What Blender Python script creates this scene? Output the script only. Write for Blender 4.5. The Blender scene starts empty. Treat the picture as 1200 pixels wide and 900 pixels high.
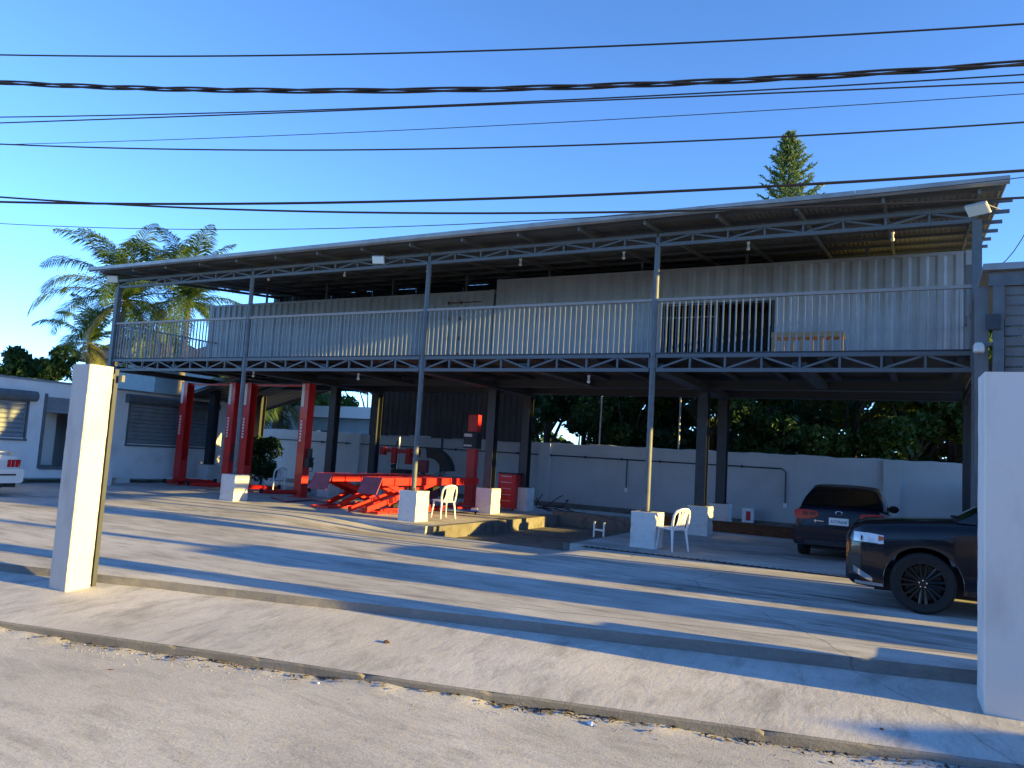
import bpy, bmesh, math, random
import numpy as np
from mathutils import Vector, Matrix, Euler
random.seed(7)
R_ = math.radians
scn = bpy.context.scene
C = scn.collection

# ------------------------------------------------------------------ camera
EYE = 1.7
CAMF = 900.0                                   # focal length in pixels of the 1200 px wide photograph
def _unit(v): return v / np.linalg.norm(v)
_U = _unit(np.array([580, 9630, -CAMF]))
_X = -np.array([-1684, 19, -CAMF]); _X = _unit(_X - _U * (_X @ _U))
CAMR = np.array([_X, np.cross(_U, _X), _U])
cam = bpy.data.cameras.new('camera'); camo = bpy.data.objects.new('camera', cam); C.objects.link(camo)
cam.sensor_width = 36; cam.lens = CAMF / 1200 * 36; cam.clip_start = .05; cam.clip_end = 3000
camo.matrix_world = Matrix.Translation((0, 0, EYE)) @ Matrix(CAMR.tolist()).to_4x4()
scn.camera = camo
def ray(x, y): return CAMR @ np.array([x - 600, -(y - 450), -CAMF])
def onY(x, y, Y):
    d = ray(x, y); return Vector((0, 0, EYE)) + Vector(d) * (Y / d[1])
def onZ(x, y, z):
    d = ray(x, y); return Vector((0, 0, EYE)) + Vector(d) * ((z - EYE) / d[2])

# ------------------------------------------------------------------ light
SUN_EL, SUN_AZ = R_(10.5), math.atan(.13)      # azimuth from +X towards +Y
w = bpy.data.worlds.new('World'); scn.world = w; w.use_nodes = True
nt = w.node_tree; bg = nt.nodes['Background']
sky = nt.nodes.new('ShaderNodeTexSky'); sky.sky_type = 'NISHITA'; sky.sun_disc = False
sky.sun_elevation = SUN_EL; sky.sun_rotation = math.pi / 2 - SUN_AZ
sky.air_density = .5; sky.dust_density = .0; sky.ozone_density = 3.2; sky.altitude = 0
hs = nt.nodes.new('ShaderNodeHueSaturation'); hs.inputs['Saturation'].default_value = 1.04; hs.inputs['Hue'].default_value = .5
nt.links.new(sky.outputs[0], hs.inputs['Color']); nt.links.new(hs.outputs[0], bg.inputs[0]); bg.inputs[1].default_value = .15
sd = bpy.data.lights.new('sun', 'SUN'); sd.energy = 4.2; sd.angle = R_(.5); sd.color = (1, .70, .18)
so = bpy.data.objects.new('sun', sd); C.objects.link(so)
sdir = Vector((math.cos(SUN_EL) * math.cos(SUN_AZ), math.cos(SUN_EL) * math.sin(SUN_AZ), math.sin(SUN_EL)))
so.rotation_euler = sdir.to_track_quat('Z', 'Y').to_euler(); so.location = (30, 5, 20)
vs = scn.view_settings
vs.view_transform = 'Standard'; vs.look = 'None'; vs.exposure = 1.88; vs.gamma = 1; vs.use_curve_mapping = False
scn.cycles.max_bounces = 8

# ------------------------------------------------------------------ materials
MATS = {}
def mat(name, col, rough=.6, metal=0., col2=None, nscale=3., detail=6., bump=0., bscale=40., coat=0., spec=.5, mixlo=.35, mixhi=.65, world=False, stretch=(1, 1, 1), emit=None):
    m = bpy.data.materials.new(name); m.use_nodes = True; t = m.node_tree; p = t.nodes['Principled BSDF']
    p.inputs['Base Color'].default_value = (*col, 1); p.inputs['Roughness'].default_value = rough
    p.inputs['Metallic'].default_value = metal; p.inputs['Coat Weight'].default_value = coat
    p.inputs['Specular IOR Level'].default_value = spec
    if emit: p.inputs['Emission Color'].default_value = (*emit[0], 1); p.inputs['Emission Strength'].default_value = emit[1]
    if col2 or bump:
        tc = t.nodes.new('ShaderNodeTexCoord'); mp = t.nodes.new('ShaderNodeMapping'); mp.inputs['Scale'].default_value = stretch
        if world:
            g = t.nodes.new('ShaderNodeNewGeometry'); t.links.new(g.outputs['Position'], mp.inputs[0])
        else: t.links.new(tc.outputs['Object'], mp.inputs[0])
    if col2:
        n = t.nodes.new('ShaderNodeTexNoise'); n.inputs['Scale'].default_value = nscale; n.inputs['Detail'].default_value = detail; n.inputs['Roughness'].default_value = .62
        t.links.new(mp.outputs[0], n.inputs['Vector'])
        r = t.nodes.new('ShaderNodeMapRange'); r.inputs['From Min'].default_value = mixlo; r.inputs['From Max'].default_value = mixhi
        t.links.new(n.outputs['Fac'], r.inputs['Value'])
        mx = t.nodes.new('ShaderNodeMix'); mx.data_type = 'RGBA'; mx.inputs[6].default_value = (*col, 1); mx.inputs[7].default_value = (*col2, 1)
        t.links.new(r.outputs[0], mx.inputs[0]); t.links.new(mx.outputs[2], p.inputs['Base Color'])
    if bump:
        n2 = t.nodes.new('ShaderNodeTexNoise'); n2.inputs['Scale'].default_value = bscale; n2.inputs['Detail'].default_value = 5
        t.links.new(mp.outputs[0], n2.inputs['Vector'])
        b = t.nodes.new('ShaderNodeBump'); b.inputs['Strength'].default_value = 1.0; b.inputs['Distance'].default_value = bump
        t.links.new(n2.outputs['Fac'], b.inputs['Height']); t.links.new(b.outputs[0], p.inputs['Normal'])
    MATS[name] = m; return m

def concrete(name, base, light, dark, stain=.5, ssx=(1, 1, 1), bump=.004, bscale=60, cracks=True, speck=0., spots=()):
    """weathered slab: broad light/dark areas, elongated stains, fine grain, hairline cracks"""
    m = bpy.data.materials.new(name); m.use_nodes = True; t = m.node_tree; p = t.nodes['Principled BSDF']
    p.inputs['Roughness'].default_value = .9; p.inputs['Specular IOR Level'].default_value = .25
    g = t.nodes.new('ShaderNodeNewGeometry')
    def noise(scale, det=6, rough=.6, sc=(1, 1, 1), rot=0., dist=0.):
        mp = t.nodes.new('ShaderNodeMapping'); mp.inputs['Scale'].default_value = sc; mp.inputs['Rotation'].default_value = (0, 0, rot)
        t.links.new(g.outputs['Position'], mp.inputs[0])
        n = t.nodes.new('ShaderNodeTexNoise'); n.inputs['Scale'].default_value = scale; n.inputs['Detail'].default_value = det; n.inputs['Roughness'].default_value = rough; n.inputs['Distortion'].default_value = dist
        t.links.new(mp.outputs[0], n.inputs['Vector']); return n.outputs['Fac']
    def ramp(v, lo, hi, a=0., b=1.):
        r = t.nodes.new('ShaderNodeMapRange'); r.inputs['From Min'].default_value = lo; r.inputs['From Max'].default_value = hi
        r.inputs['To Min'].default_value = a; r.inputs['To Max'].default_value = b
        t.links.new(v, r.inputs['Value']); return r.outputs[0]
    def mix(f, a, b, mode='MIX'):
        x = t.nodes.new('ShaderNodeMix'); x.data_type = 'RGBA'; x.blend_type = mode
        if isinstance(f, float): x.inputs[0].default_value = f
        else: t.links.new(f, x.inputs[0])
        for i, c in ((6, a), (7, b)):
            if isinstance(c, tuple): x.inputs[i].default_value = (*c, 1)
            else: t.links.new(c, x.inputs[i])
        return x.outputs[2]
    c = mix(ramp(noise(.55, 7), .38, .62), base, light)
    c = mix(ramp(noise(.9, 6, .65, ssx, .1, .6), .56, .72, 0, stain), c, dark)
    c = mix(ramp(noise(3.2, 6, .7, ssx, .25, .4), .48, .70, 0, stain * .8), c, dark)
    c = mix(ramp(noise(38, 4, .7), .35, .7, 0, .3), c, dark)
    for (cx, cy, rx, ry, am) in spots:           # oil and tyre stains with their own outline
        mp = t.nodes.new('ShaderNodeMapping'); mp.inputs['Location'].default_value = (-cx / rx, -cy / ry, 0); mp.inputs['Scale'].default_value = (1 / rx, 1 / ry, 0)
        t.links.new(g.outputs['Position'], mp.inputs[0]); ln = t.nodes.new('ShaderNodeVectorMath'); ln.operation = 'LENGTH'; t.links.new(mp.outputs[0], ln.inputs[0])
        sb = t.nodes.new('ShaderNodeMath'); sb.operation = 'MULTIPLY'; t.links.new(ramp(ln.outputs['Value'], .3, 1., 1., 0.), sb.inputs[0]); t.links.new(ramp(noise(2.6, 7, .72, (.4, 1.6, 1), .12, .5), .42, .6, 0., am), sb.inputs[1])
        c = mix(sb.outputs[0], c, (.045, .042, .038))
    if speck:
        c = mix(ramp(noise(62, 3, .6), .54, .64, 0, speck), c, tuple(x * .42 for x in base)); c = mix(ramp(noise(71, 3, .6, (1, 1, 1), .7), .57, .66, 0, speck), c, tuple(min(.8, x * 1.5) for x in base))
    if cracks:
        v = t.nodes.new('ShaderNodeTexVoronoi'); v.feature = 'DISTANCE_TO_EDGE'; v.inputs['Scale'].default_value = .16
        mp = t.nodes.new('ShaderNodeMapping'); t.links.new(g.outputs['Position'], mp.inputs[0])
        n3 = t.nodes.new('ShaderNodeTexNoise'); n3.inputs['Scale'].default_value = 1.6; n3.inputs['Detail'].default_value = 5
        t.links.new(g.outputs['Position'], n3.inputs['Vector'])
        ad = t.nodes.new('ShaderNodeMix'); ad.data_type = 'VECTOR'; ad.inputs[0].default_value = .28
        t.links.new(mp.outputs[0], ad.inputs[4]); t.links.new(n3.outputs['Color'], ad.inputs[5]); t.links.new(ad.outputs[1], v.inputs['Vector'])
        c = mix(ramp(v.outputs['Distance'], .0, .0022, .5, 0.), c, tuple(x * .5 for x in dark))
    t.links.new(c, p.inputs['Base Color'])
    b = t.nodes.new('ShaderNodeBump'); b.inputs['Strength'].default_value = 1; b.inputs['Distance'].default_value = bump
    h = t.nodes.new('ShaderNodeMath'); h.operation = 'ADD'
    t.links.new(noise(bscale, 5, .7), h.inputs[0]); t.links.new(ramp(noise(7, 5, .6, ssx, .3, 1.), 0, 1, 0, 1.6), h.inputs[1])
    t.links.new(h.outputs[0], b.inputs['Height']); t.links.new(b.outputs[0], p.inputs['Normal'])
    MATS[name] = m; return m

concrete('yard_mat', (.44, .43, .41), (.60, .59, .565), (.15, .14, .125), .85, (.3, 1.5, 1), .0020, 80, True, .18, [(-2.6, 10.9, 2.6, .7, .75), (-.6, 9.5, 1.6, .45, .6), (-10.5, 13.0, 3.0, .8, .6), (-15.5, 12.6, 3.2, .7, .5), (-3.0, 16.6, 2.0, 1.2, .5), (-1.0, 11.8, 1.6, .7, .8), (-6.5, 9.0, 2.2, .35, .4)])
concrete('apron_mat', (.47, .455, .43), (.62, .60, .57), (.25, .24, .225), .85, (1.5, .55, 1), .0026, 60, True, .22)
concrete('road_mat', (.46, .445, .42), (.60, .585, .555), (.28, .265, .245), .8, (.5, 1.4, 1), .0050, 62, False, .42)
concrete('kerb_mat', (.21, .205, .195), (.28, .275, .26), (.12, .115, .11), .5, (1, 1, 3), .004, 60)
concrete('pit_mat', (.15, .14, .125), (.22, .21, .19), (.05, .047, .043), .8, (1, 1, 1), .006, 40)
concrete('ground_mat', (.22, .19, .13), (.16, .16, .07), (.09, .10, .04), .6, (1, 1, 1), .02, 10, False)
mat('white_paint', (.66, .65, .63), .8, col2=(.50, .49, .475), nscale=3.2, detail=8, bump=.004, bscale=14, mixlo=.48, mixhi=.85, stretch=(1, 1, .4))
mat('pillar_paint', (.56, .545, .52), .8, col2=(.36, .35, .335), nscale=4.5, detail=9, bump=.008, bscale=11, mixlo=.5, mixhi=.85, stretch=(1, 1, .35))
mat('block_paint', (.66, .65, .64), .85, col2=(.44, .42, .39), nscale=7, detail=10, bump=.006, bscale=22, mixlo=.52, mixhi=.9)
mat('backwall_paint', (.49, .52, .54), .85, col2=(.40, .42, .43), nscale=.9, bump=.004, bscale=20, mixlo=.4, mixhi=.75)
mat('container_white', (.66, .67, .68), .55, col2=(.52, .52, .52), nscale=1.4, mixlo=.5, mixhi=.8)
mat('steel_grey', (.115, .135, .155), .5, col2=(.085, .098, .11), nscale=6, spec=.4)
mat('baluster_paint', (.24, .27, .30), .5, col2=(.18, .20, .22), nscale=6)
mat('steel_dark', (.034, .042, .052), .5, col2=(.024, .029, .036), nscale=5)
mat('rail_steel', (.30, .27, .25), .5, col2=(.22, .19, .17), nscale=8)
mat('galv_roof', (.17, .175, .18), .5, metal=.2, col2=(.12, .12, .12), nscale=1.5)
mat('gutter_steel', (.26, .28, .30), .4, metal=.3, col2=(.19, .20, .21), nscale=2.2)
mat('container_grey', (.40, .44, .48), .55, col2=(.29, .31, .33), nscale=1.1, mixlo=.4, mixhi=.75)
mat('container_grey2', (.33, .37, .40), .55, col2=(.24, .26, .275), nscale=1.1, mixlo=.4, mixhi=.75)
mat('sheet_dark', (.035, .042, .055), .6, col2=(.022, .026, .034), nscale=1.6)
mat('shed_sheet', (.16, .17, .18), .5, metal=.3, col2=(.10, .10, .10), nscale=2.)
mat('deck_under', (.035, .04, .045), .7, col2=(.022, .024, .026), nscale=2)
mat('shutter_grey', (.20, .23, .26), .5, col2=(.15, .17, .19), nscale=3)
mat('lift_red', (.62, .022, .020), .45, col2=(.44, .020, .018), nscale=5, detail=9, coat=.15, mixlo=.45, mixhi=.8)
mat('scissor_red', (.64, .024, .018), .45, col2=(.46, .02, .016), nscale=6, detail=9, coat=.15, mixlo=.45, mixhi=.8)
mat('flap_red', (.30, .055, .075), .5, col2=(.22, .04, .05), nscale=6)
mat('black_plastic', (.012, .012, .014), .5)
mat('rubber', (.010, .010, .011), .85, col2=(.016, .016, .016), nscale=30)
mat('rim_black', (.005, .005, .006), .35)
mat('chrome', (.75, .76, .78), .12, metal=1.)
mat('silver', (.45, .46, .47), .4, metal=.8)
mat('plastic_white', (.78, .79, .81), .4)
mat('sticker_white', (.72, .72, .70), .5)
mat('paint_navy', (.004, .005, .013), .28, coat=.25, spec=.3)
mat('paint_black_blue', (.002, .003, .008), .2, coat=.5, spec=.35)
mat('paint_white', (.72, .70, .66), .25, coat=.8)
mat('car_glass', (.006, .007, .008), .05, spec=.7)
mat('tail_red', (.42, .012, .02), .15, coat=.8)
mat('tail_dark', (.12, .006, .01), .15, coat=.8)
mat('lamp_clear', (.62, .66, .70), .12, coat=.9)
mat('amber', (.50, .10, .03), .2)
mat('plate_white', (.72, .72, .70), .5)
mat('plate_ink', (.03, .05, .12), .6)
mat('wood', (.50, .34, .19), .7, col2=(.36, .23, .12), nscale=9, stretch=(1, 8, 8))
mat('wire_black', (.010, .010, .012), .6)
mat('bulb_white', (.55, .54, .50), .3)
mat('flood_glass', (.62, .66, .62), .3)
mat('flood_body', (.35, .36, .36), .5)
mat('blue_cloth', (.02, .10, .30), .6)
mat('cable_dark', (.05, .012, .014), .5)
mat('pole_concrete', (.30, .29, .27), .8, col2=(.22, .21, .2), nscale=3)
mat('bark', (.10, .075, .055), .9, col2=(.05, .038, .028), nscale=9, bump=.02, bscale=14)
mat('palm_bark', (.17, .145, .12), .9, col2=(.09, .075, .06), nscale=5, bump=.02, bscale=9, stretch=(1, 1, 5))
mat('roof_thatch', (.12, .085, .07), .85, col2=(.07, .05, .045), nscale=4)
mat('house_blue', (.34, .42, .46), .8, col2=(.28, .35, .39), nscale=2)
mat('fascia_white', (.62, .64, .64), .7)
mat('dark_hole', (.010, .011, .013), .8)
mat('rust', (.16, .07, .03), .8, col2=(.08, .035, .02), nscale=12)
mat('tarp_dark', (.02, .02, .022), .7)
def leafmat(name, c1, c2, tr=.35):
    m = bpy.data.materials.new(name); m.use_nodes = True; t = m.node_tree; p = t.nodes['Principled BSDF']; out = t.nodes['Material Output']
    oi = t.nodes.new('ShaderNodeNewGeometry')
    mx = t.nodes.new('ShaderNodeMix'); mx.data_type = 'RGBA'; mx.inputs[6].default_value = (*c1, 1); mx.inputs[7].default_value = (*c2, 1)
    t.links.new(oi.outputs['Random Per Island'], mx.inputs[0]); t.links.new(mx.outputs[2], p.inputs['Base Color'])
    p.inputs['Roughness'].default_value = .5; p.inputs['Specular IOR Level'].default_value = .35
    tl = t.nodes.new('ShaderNodeBsdfTranslucent'); t.links.new(mx.outputs[2], tl.inputs[0])
    ms = t.nodes.new('ShaderNodeMixShader'); ms.inputs[0].default_value = tr
    t.links.new(p.outputs[0], ms.inputs[1]); t.links.new(tl.outputs[0], ms.inputs[2]); t.links.new(ms.outputs[0], out.inputs[0])
    MATS[name] = m
leafmat('leaf_dark', (.018, .05, .012), (.045, .10, .02))
leafmat('leaf_mid', (.035, .085, .016), (.085, .15, .03))
leafmat('leaf_light', (.07, .14, .025), (.14, .20, .045))
leafmat('palm_leaf', (.032, .075, .016), (.095, .15, .035))
leafmat('palm_leaf_old', (.10, .12, .03), (.14, .13, .04))
leafmat('pine_leaf', (.08, .15, .055), (.17, .24, .09), .3)

# ------------------------------------------------------------------ mesh helpers
class MB:
    def __init__(s): s.v = []; s.f = []
    def add(s, verts, faces):
        n = len(s.v); s.v += [tuple(p) for p in verts]; s.f += [tuple(i + n for i in f) for f in faces]; return s
    def box(s, a, b):
        x0, y0, z0 = a; x1, y1, z1 = b
        return s.add([(x0, y0, z0), (x1, y0, z0), (x1, y1, z0), (x0, y1, z0), (x0, y0, z1), (x1, y0, z1), (x1, y1, z1), (x0, y1, z1)],
                     [(0, 3, 2, 1), (4, 5, 6, 7), (0, 1, 5, 4), (1, 2, 6, 5), (2, 3, 7, 6), (3, 0, 4, 7)])
    def bbox(s, a, b, r):                       # box with chamfered vertical and top edges
        x0, y0, z0 = a; x1, y1, z1 = b
        def ring(i, z): return [(x0 + i + r, y0 + i, z), (x1 - i - r, y0 + i, z), (x1 - i, y0 + i + r, z), (x1 - i, y1 - i - r, z), (x1 - i - r, y1 - i, z), (x0 + i + r, y1 - i, z), (x0 + i, y1 - i - r, z), (x0 + i, y0 + i + r, z)]
        vs_ = ring(0, z0) + ring(0, z1 - r) + ring(r * .7, z1)
        fs = [tuple(range(7, -1, -1)), tuple(range(16, 24))]
        for k in (0, 8):
            for i in range(8): fs.append((k + i, k + (i + 1) % 8, k + 8 + (i + 1) % 8, k + 8 + i))
        return s.add(vs_, fs)
    def tube(s, pts, r, n=8, cap=True):
        pts = [Vector(p) for p in pts]; rr = r if isinstance(r, (list, tuple)) else [r] * len(pts)
        base = len(s.v); prev = None
        for i, p in enumerate(pts):
            d = (pts[min(i + 1, len(pts) - 1)] - pts[max(i - 1, 0)]).normalized()
            if prev is None:
                a = Vector((0, 0, 1)) if abs(d.z) < .9 else Vector((1, 0, 0)); u = d.cross(a).normalized()
            else: u = (prev - d * prev.dot(d)).normalized()
            prev = u; v = d.cross(u)
            for k in range(n):
                t = 2 * math.pi * k / n; s.v.append(tuple(p + u * (rr[i] * math.cos(t)) + v * (rr[i] * math.sin(t))))
        for i in range(len(pts) - 1):
            for k in range(n):
                a = base + i * n + k; b = base + i * n + (k + 1) % n
                s.f.append((a, b, b + n, a + n))
        if cap:
            s.f.append(tuple(base + k for k in range(n - 1, -1, -1))); s.f.append(tuple(base + (len(pts) - 1) * n + k for k in range(n)))
        return s
    def prism(s, poly, axis, a, b):             # polygon in the two other axes, extruded along axis
        def P(u, v, t): return {'x': (t, u, v), 'y': (u, t, v), 'z': (u, v, t)}[axis]
        n = len(poly); return s.add([P(u, v, a) for u, v in poly] + [P(u, v, b) for u, v in poly],
            [tuple(range(n - 1, -1, -1)), tuple(range(n, 2 * n))] + [(i, (i + 1) % n, n + (i + 1) % n, n + i) for i in range(n)])
    def lathe(s, prof, axis='y', n=28, c=(0, 0, 0)):   # prof: (radius, along)
        base = len(s.v)
        for r, h in prof:
            for k in range(n):
                t = 2 * math.pi * k / n; a, b = r * math.cos(t), r * math.sin(t)
                p = {'y': (a, h, b), 'z': (a, b, h), 'x': (h, a, b)}[axis]; s.v.append((p[0] + c[0], p[1] + c[1], p[2] + c[2]))
        for i in range(len(prof) - 1):
            for k in range(n):
                a = base + i * n + k; b = base + i * n + (k + 1) % n; s.f.append((a, b, b + n, a + n))
        return s
    def mesh(s, name, m, smooth=False):
        me = bpy.data.meshes.new(name); me.from_pydata(s.v, [], s.f); me.materials.append(MATS[m])
        bm = bmesh.new(); bm.from_mesh(me); bmesh.ops.recalc_face_normals(bm, faces=bm.faces[:]); bm.to_mesh(me); bm.free()
        if smooth:
            me.polygons.foreach_set('use_smooth', [True] * len(me.polygons)); me.set_sharp_from_angle(angle=R_(35))
        me.update(); return me
def put(name, me, parent=None, loc=None, rot=None):
    o = bpy.data.objects.new(name, me); C.objects.link(o)
    if parent is not None: attach(o, parent)
    if loc is not None: o.location = loc
    if rot is not None: o.rotation_euler = rot
    return o
WORLDP = set()
def attach(o, p):
    o.parent = p
    if p.name in WORLDP:                        # parts of these are written in world coordinates
        q = p
        while q.parent is not None: q = q.parent
        if q is p: o.matrix_parent_inverse = Matrix.Translation(-p.location)
        if q is not p: pass
    return o
def part(name, mb, m, parent=None, smooth=False): return put(name, mb.mesh(name, m, smooth), parent)
def thing(name, label, cat, loc=(0, 0, 0), rz=0., group=None, worldparts=False):
    o = bpy.data.objects.new(name, None); C.objects.link(o); o.location = loc; o.rotation_euler = (0, 0, rz)
    o.empty_display_size = .2
    tag(o, label, cat, group)
    if worldparts: WORLDP.add(o.name)
    return o
def tag(o, label, cat, group=None):
    o['label'] = label; o['category'] = cat
    if group: o['group'] = group
    return o
def struct(name, mb, m, smooth=False, kind='structure'):
    o = part(name, mb, m, None, smooth); o['kind'] = kind; return o
UNIT = {}
def bar(name, p0, p1, w_, h_, m, parent):       # square bar between two points: shared unit cube, own matrix
    if m not in UNIT: UNIT[m] = MB().box((-.5, -.5, 0), (.5, .5, 1)).mesh('bar_' + m, m)
    p0, p1 = Vector(p0), Vector(p1); d = p1 - p0; L = d.length; z = d / L
    y = Vector((0, 1, 0)) if abs(z.y) < .9 else Vector((0, 0, 1))
    x = y.cross(z).normalized(); y = z.cross(x)
    o = bpy.data.objects.new(name, UNIT[m]); C.objects.link(o)
    M = Matrix((x * w_, y * h_, z * L)).transposed().to_4x4(); M.translation = p0
    o.parent = parent
    q = parent
    while q.parent is not None: q = q.parent
    if q.name in WORLDP: o.matrix_parent_inverse = Matrix.Translation(-q.location) if q is parent else Matrix.Identity(4)
    o.matrix_basis = M
    return o

# ------------------------------------------------------------------ ground, road, yard
def sstep(t): t = min(1, max(0, t)); return t * t * (3 - 2 * t)
def step_y(x): return 8.38 + .27 * x            # edge where the yard meets the apron
def kerb_y(x): return 6.48 + .24 * x            # street kerb
def yard_z(x, y): return -.17 * sstep((x + 13.5) / 3.5) * sstep((-5.6 - x) / .9) * sstep((y - 11.2) / 2.8)
def apron_top(x): return -.10 - .035 * min(1, max(0, (x + 6) / 6.5))
def grid(fn, xs, ts, name, m, smooth=True):
    mb = MB(); nx, nt_ = len(xs), len(ts)
    for t in ts:
        for x in xs: mb.v.append(fn(x, t))
    for j in range(nt_ - 1):
        for i in range(nx - 1): mb.f.append((j * nx + i, j * nx + i + 1, (j + 1) * nx + i + 1, (j + 1) * nx + i))
    o = part(name, mb, m, None, smooth); o['kind'] = 'structure'; return o
struct('ground', MB().box((-600, -300, -.75), (600, 900, -.55)), 'ground_mat')
lin = lambda a, b, n: [a + (b - a) * i / (n - 1) for i in range(n)]
rnd = random.Random(3)
def wob(x, k, a): return a * (math.sin(x * 1.9 * k + k) + .6 * math.sin(x * 4.7 * k + 2 * k) + .4 * math.sin(x * 11.3 + k))
def drift(x): return max(0, .016 + .014 * math.sin(x * 1.3) + .012 * math.sin(x * 3.1 + 1) + .008 * math.sin(x * 7.7 + 2) + .005 * math.sin(x * 17 + .5))
def road_pt(x, t):
    y1_ = kerb_y(x) + .02; y0_ = -14 + .24 * x; d = (1 - t) * 20
    return (x, y1_ - d, -.325 + .02 * math.sin(x * .4) * (1 - t) + drift(x) * math.exp(-(d / .16) ** 2) + .006 * math.sin(x * .9 + d * 1.1) * min(1, d / 2))
grid(road_pt, lin(-60, -16, 60) + lin(-15.9, 8, 480) + lin(8.1, 40, 40), [0, .2, .4, .55, .65, .72, .78, .83, .87, .90, .925, .945, .96, .97, .978, .984, .988, .991, .994, .997, 1.], 'road', 'road_mat')
# apron: kerb face, rolled edge, then slope up to the step
def kerb_wob(x): return .018 * math.sin(x * .9 + 1) + .009 * math.sin(x * 2.1)
def apron_pt(x, t):
    a, b = kerb_y(x) + kerb_wob(x) + .014, step_y(x) + .02
    z = -.235 + (apron_top(x) + .235) * t + .006 * math.sin(x * 2.3 + t * 4) * math.sin(math.pi * t)
    return (x, a + (b - a) * t, z)
grid(apron_pt, lin(-60, 40, 401), [.0, .02, .05, .15, .3, .5, .7, .85, 1.], 'apron', 'apron_mat')
kb = MB(); xs = lin(-60, -16, 80) + lin(-15.9, 8, 700) + lin(8.1, 40, 60); kr = random.Random(31); chip = 0.
for x in xs:
    chip = chip * .72 + (kr.uniform(0, .03) if kr.random() < .05 else 0)
    j = kerb_wob(x); kb.v += [(x, kerb_y(x) + j - .004, -.36), (x, kerb_y(x) + j - .004 + chip * .3, -.250 - chip + .003 * math.sin(x * 9)), (x, kerb_y(x) + j + .016 + chip, -.2345)]
for i in range(len(xs) - 1):
    for k in range(2): kb.f.append((i * 3 + k, i * 3 + 3 + k, i * 3 + 4 + k, i * 3 + 1 + k))
struct('kerb', kb, 'kerb_mat', True)
# yard: front field, then platform / pit / right slab
PX0, PX1, PY0, PY1 = -9.85, -6.3, 14.62, 21.6
def yard_pt(x, t):
    a = step_y(x) + .006 * math.sin(x * 3.1); b = PY0; y = a + (b - a) * t
    return (x, y, yard_z(x, y) + (0 if t > .01 else -.012))
grid(yard_pt, lin(-60, 22, 330), [0, .012, .04] + lin(.08, 1, 30), 'yard', 'yard_mat')
jt = MB()
for x in lin(-18, 1.5, 120): jt.v += [(x, step_y(x) + .62 + .012 * math.sin(x * 2.2), .002), (x, step_y(x) + .632 + .014 * math.sin(x * 2.2 + .2), .002)]
for i in range(119): jt.f.append((2 * i, 2 * i + 2, 2 * i + 3, 2 * i + 1))
struct('yard_joint', jt, 'kerb_mat')
sp = MB(); xs = lin(-60, 22, 330)
for x in xs:
    y = step_y(x) + .006 * math.sin(x * 3.1); sp.v += [(x, y - .03 + .012 * math.sin(x * 5.3), apron_top(x) - .03), (x, y, -.012)]
for i in range(len(xs) - 1): sp.f.append((i * 2, i * 2 + 2, i * 2 + 3, i * 2 + 1))
struct('yard_step', sp, 'kerb_mat')
struct('workshop_floor', MB().box((-60, PY0 + .004, -.5), (PX0, 40, 0)), 'yard_mat')
struct('parking_floor', MB().box((PX1, PY0 + .004, -.5), (22, 40, .0)), 'yard_mat')
struct('rear_floor', MB().box((PX0 + .001, PY1, -.5), (PX1 - .001, 40, -.003)), 'yard_mat')
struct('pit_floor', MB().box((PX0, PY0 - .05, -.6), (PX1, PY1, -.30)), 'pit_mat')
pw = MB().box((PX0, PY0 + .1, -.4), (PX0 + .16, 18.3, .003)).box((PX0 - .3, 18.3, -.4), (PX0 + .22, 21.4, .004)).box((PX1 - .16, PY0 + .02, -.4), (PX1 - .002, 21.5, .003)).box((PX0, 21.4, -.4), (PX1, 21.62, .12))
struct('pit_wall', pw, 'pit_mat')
# drain channel in front of the parking bays: flat near-black strip for the shade inside, separate cross bars
dr = thing('drain_grate', 'long dark slotted drain grate set in the concrete by the parking bay', 'drain', (-1.8, 14.3, 0), worldparts=True)
part('channel', MB().box((-5.9, 14.26, .0), (3.0, 14.40, .0045)), 'dark_hole', dr)
for i in range(72): bar('grate_bar', (-5.85 + i * .123, 14.25, .008), (-5.85 + i * .123, 14.41, .008), .055, .012, 'steel_dark', dr)
# low steel beam lying along the back of the bay
bm_ = thing('steel_beam', 'rusty dark steel beam lying on the floor in front of the back wall', 'beam', (-3, 21.3, 0), worldparts=True)
part('web', MB().box((-6.6, 21.28, .02), (-.3, 21.30, .26)), 'rust', bm_); part('flange', MB().box((-6.6, 21.2, .26), (-.3, 21.38, .28)), 'rust', bm_); part('flange', MB().box((-6.6, 21.2, .0), (-.3, 21.38, .02)), 'rust', bm_)

# ------------------------------------------------------------------ corrugated sheet helper
def corr(x0, x1, z0, z1, period, depth, kind='trap'):
    """vertical corrugation in the XZ plane at y=0, outwards -y; returns MB"""
    pts = []; x = x0
    while x < x1 - 1e-6:
        if kind == 'trap': pr = [(0, 0), (.26, 0), (.42, depth), (.74, depth), (.9, 0)]
        elif kind == 'ribs': pr = [(0, 0), (.78, 0), (.84, -depth), (.93, -depth), (.99, 0)]
        else: pr = [(k / 6, depth * .5 * (1 - math.cos(2 * math.pi * k / 6))) for k in range(6)]
        for u, d in pr:
            if x + u * period <= x1: pts.append((x + u * period, d))
        x += period
    pts.append((x1, 0)); mb = MB(); n = len(pts)
    for z in (z0, z1): mb.v += [(a, d, z) for a, d in pts]
    mb.f = [(i, i + 1, n + i + 1, n + i) for i in range(n - 1)]
    return mb
def xf(mb, M):
    mb.v = [tuple(M @ Vector(p)) for p in mb.v]; return mb
def thick(mb, d):                                # give a sheet a second skin
    n = len(mb.v); mb.v += [(p[0], p[1] + d, p[2]) for p in mb.v]; mb.f += [tuple(i + n for i in reversed(f)) for f in mb.f]; return mb

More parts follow.
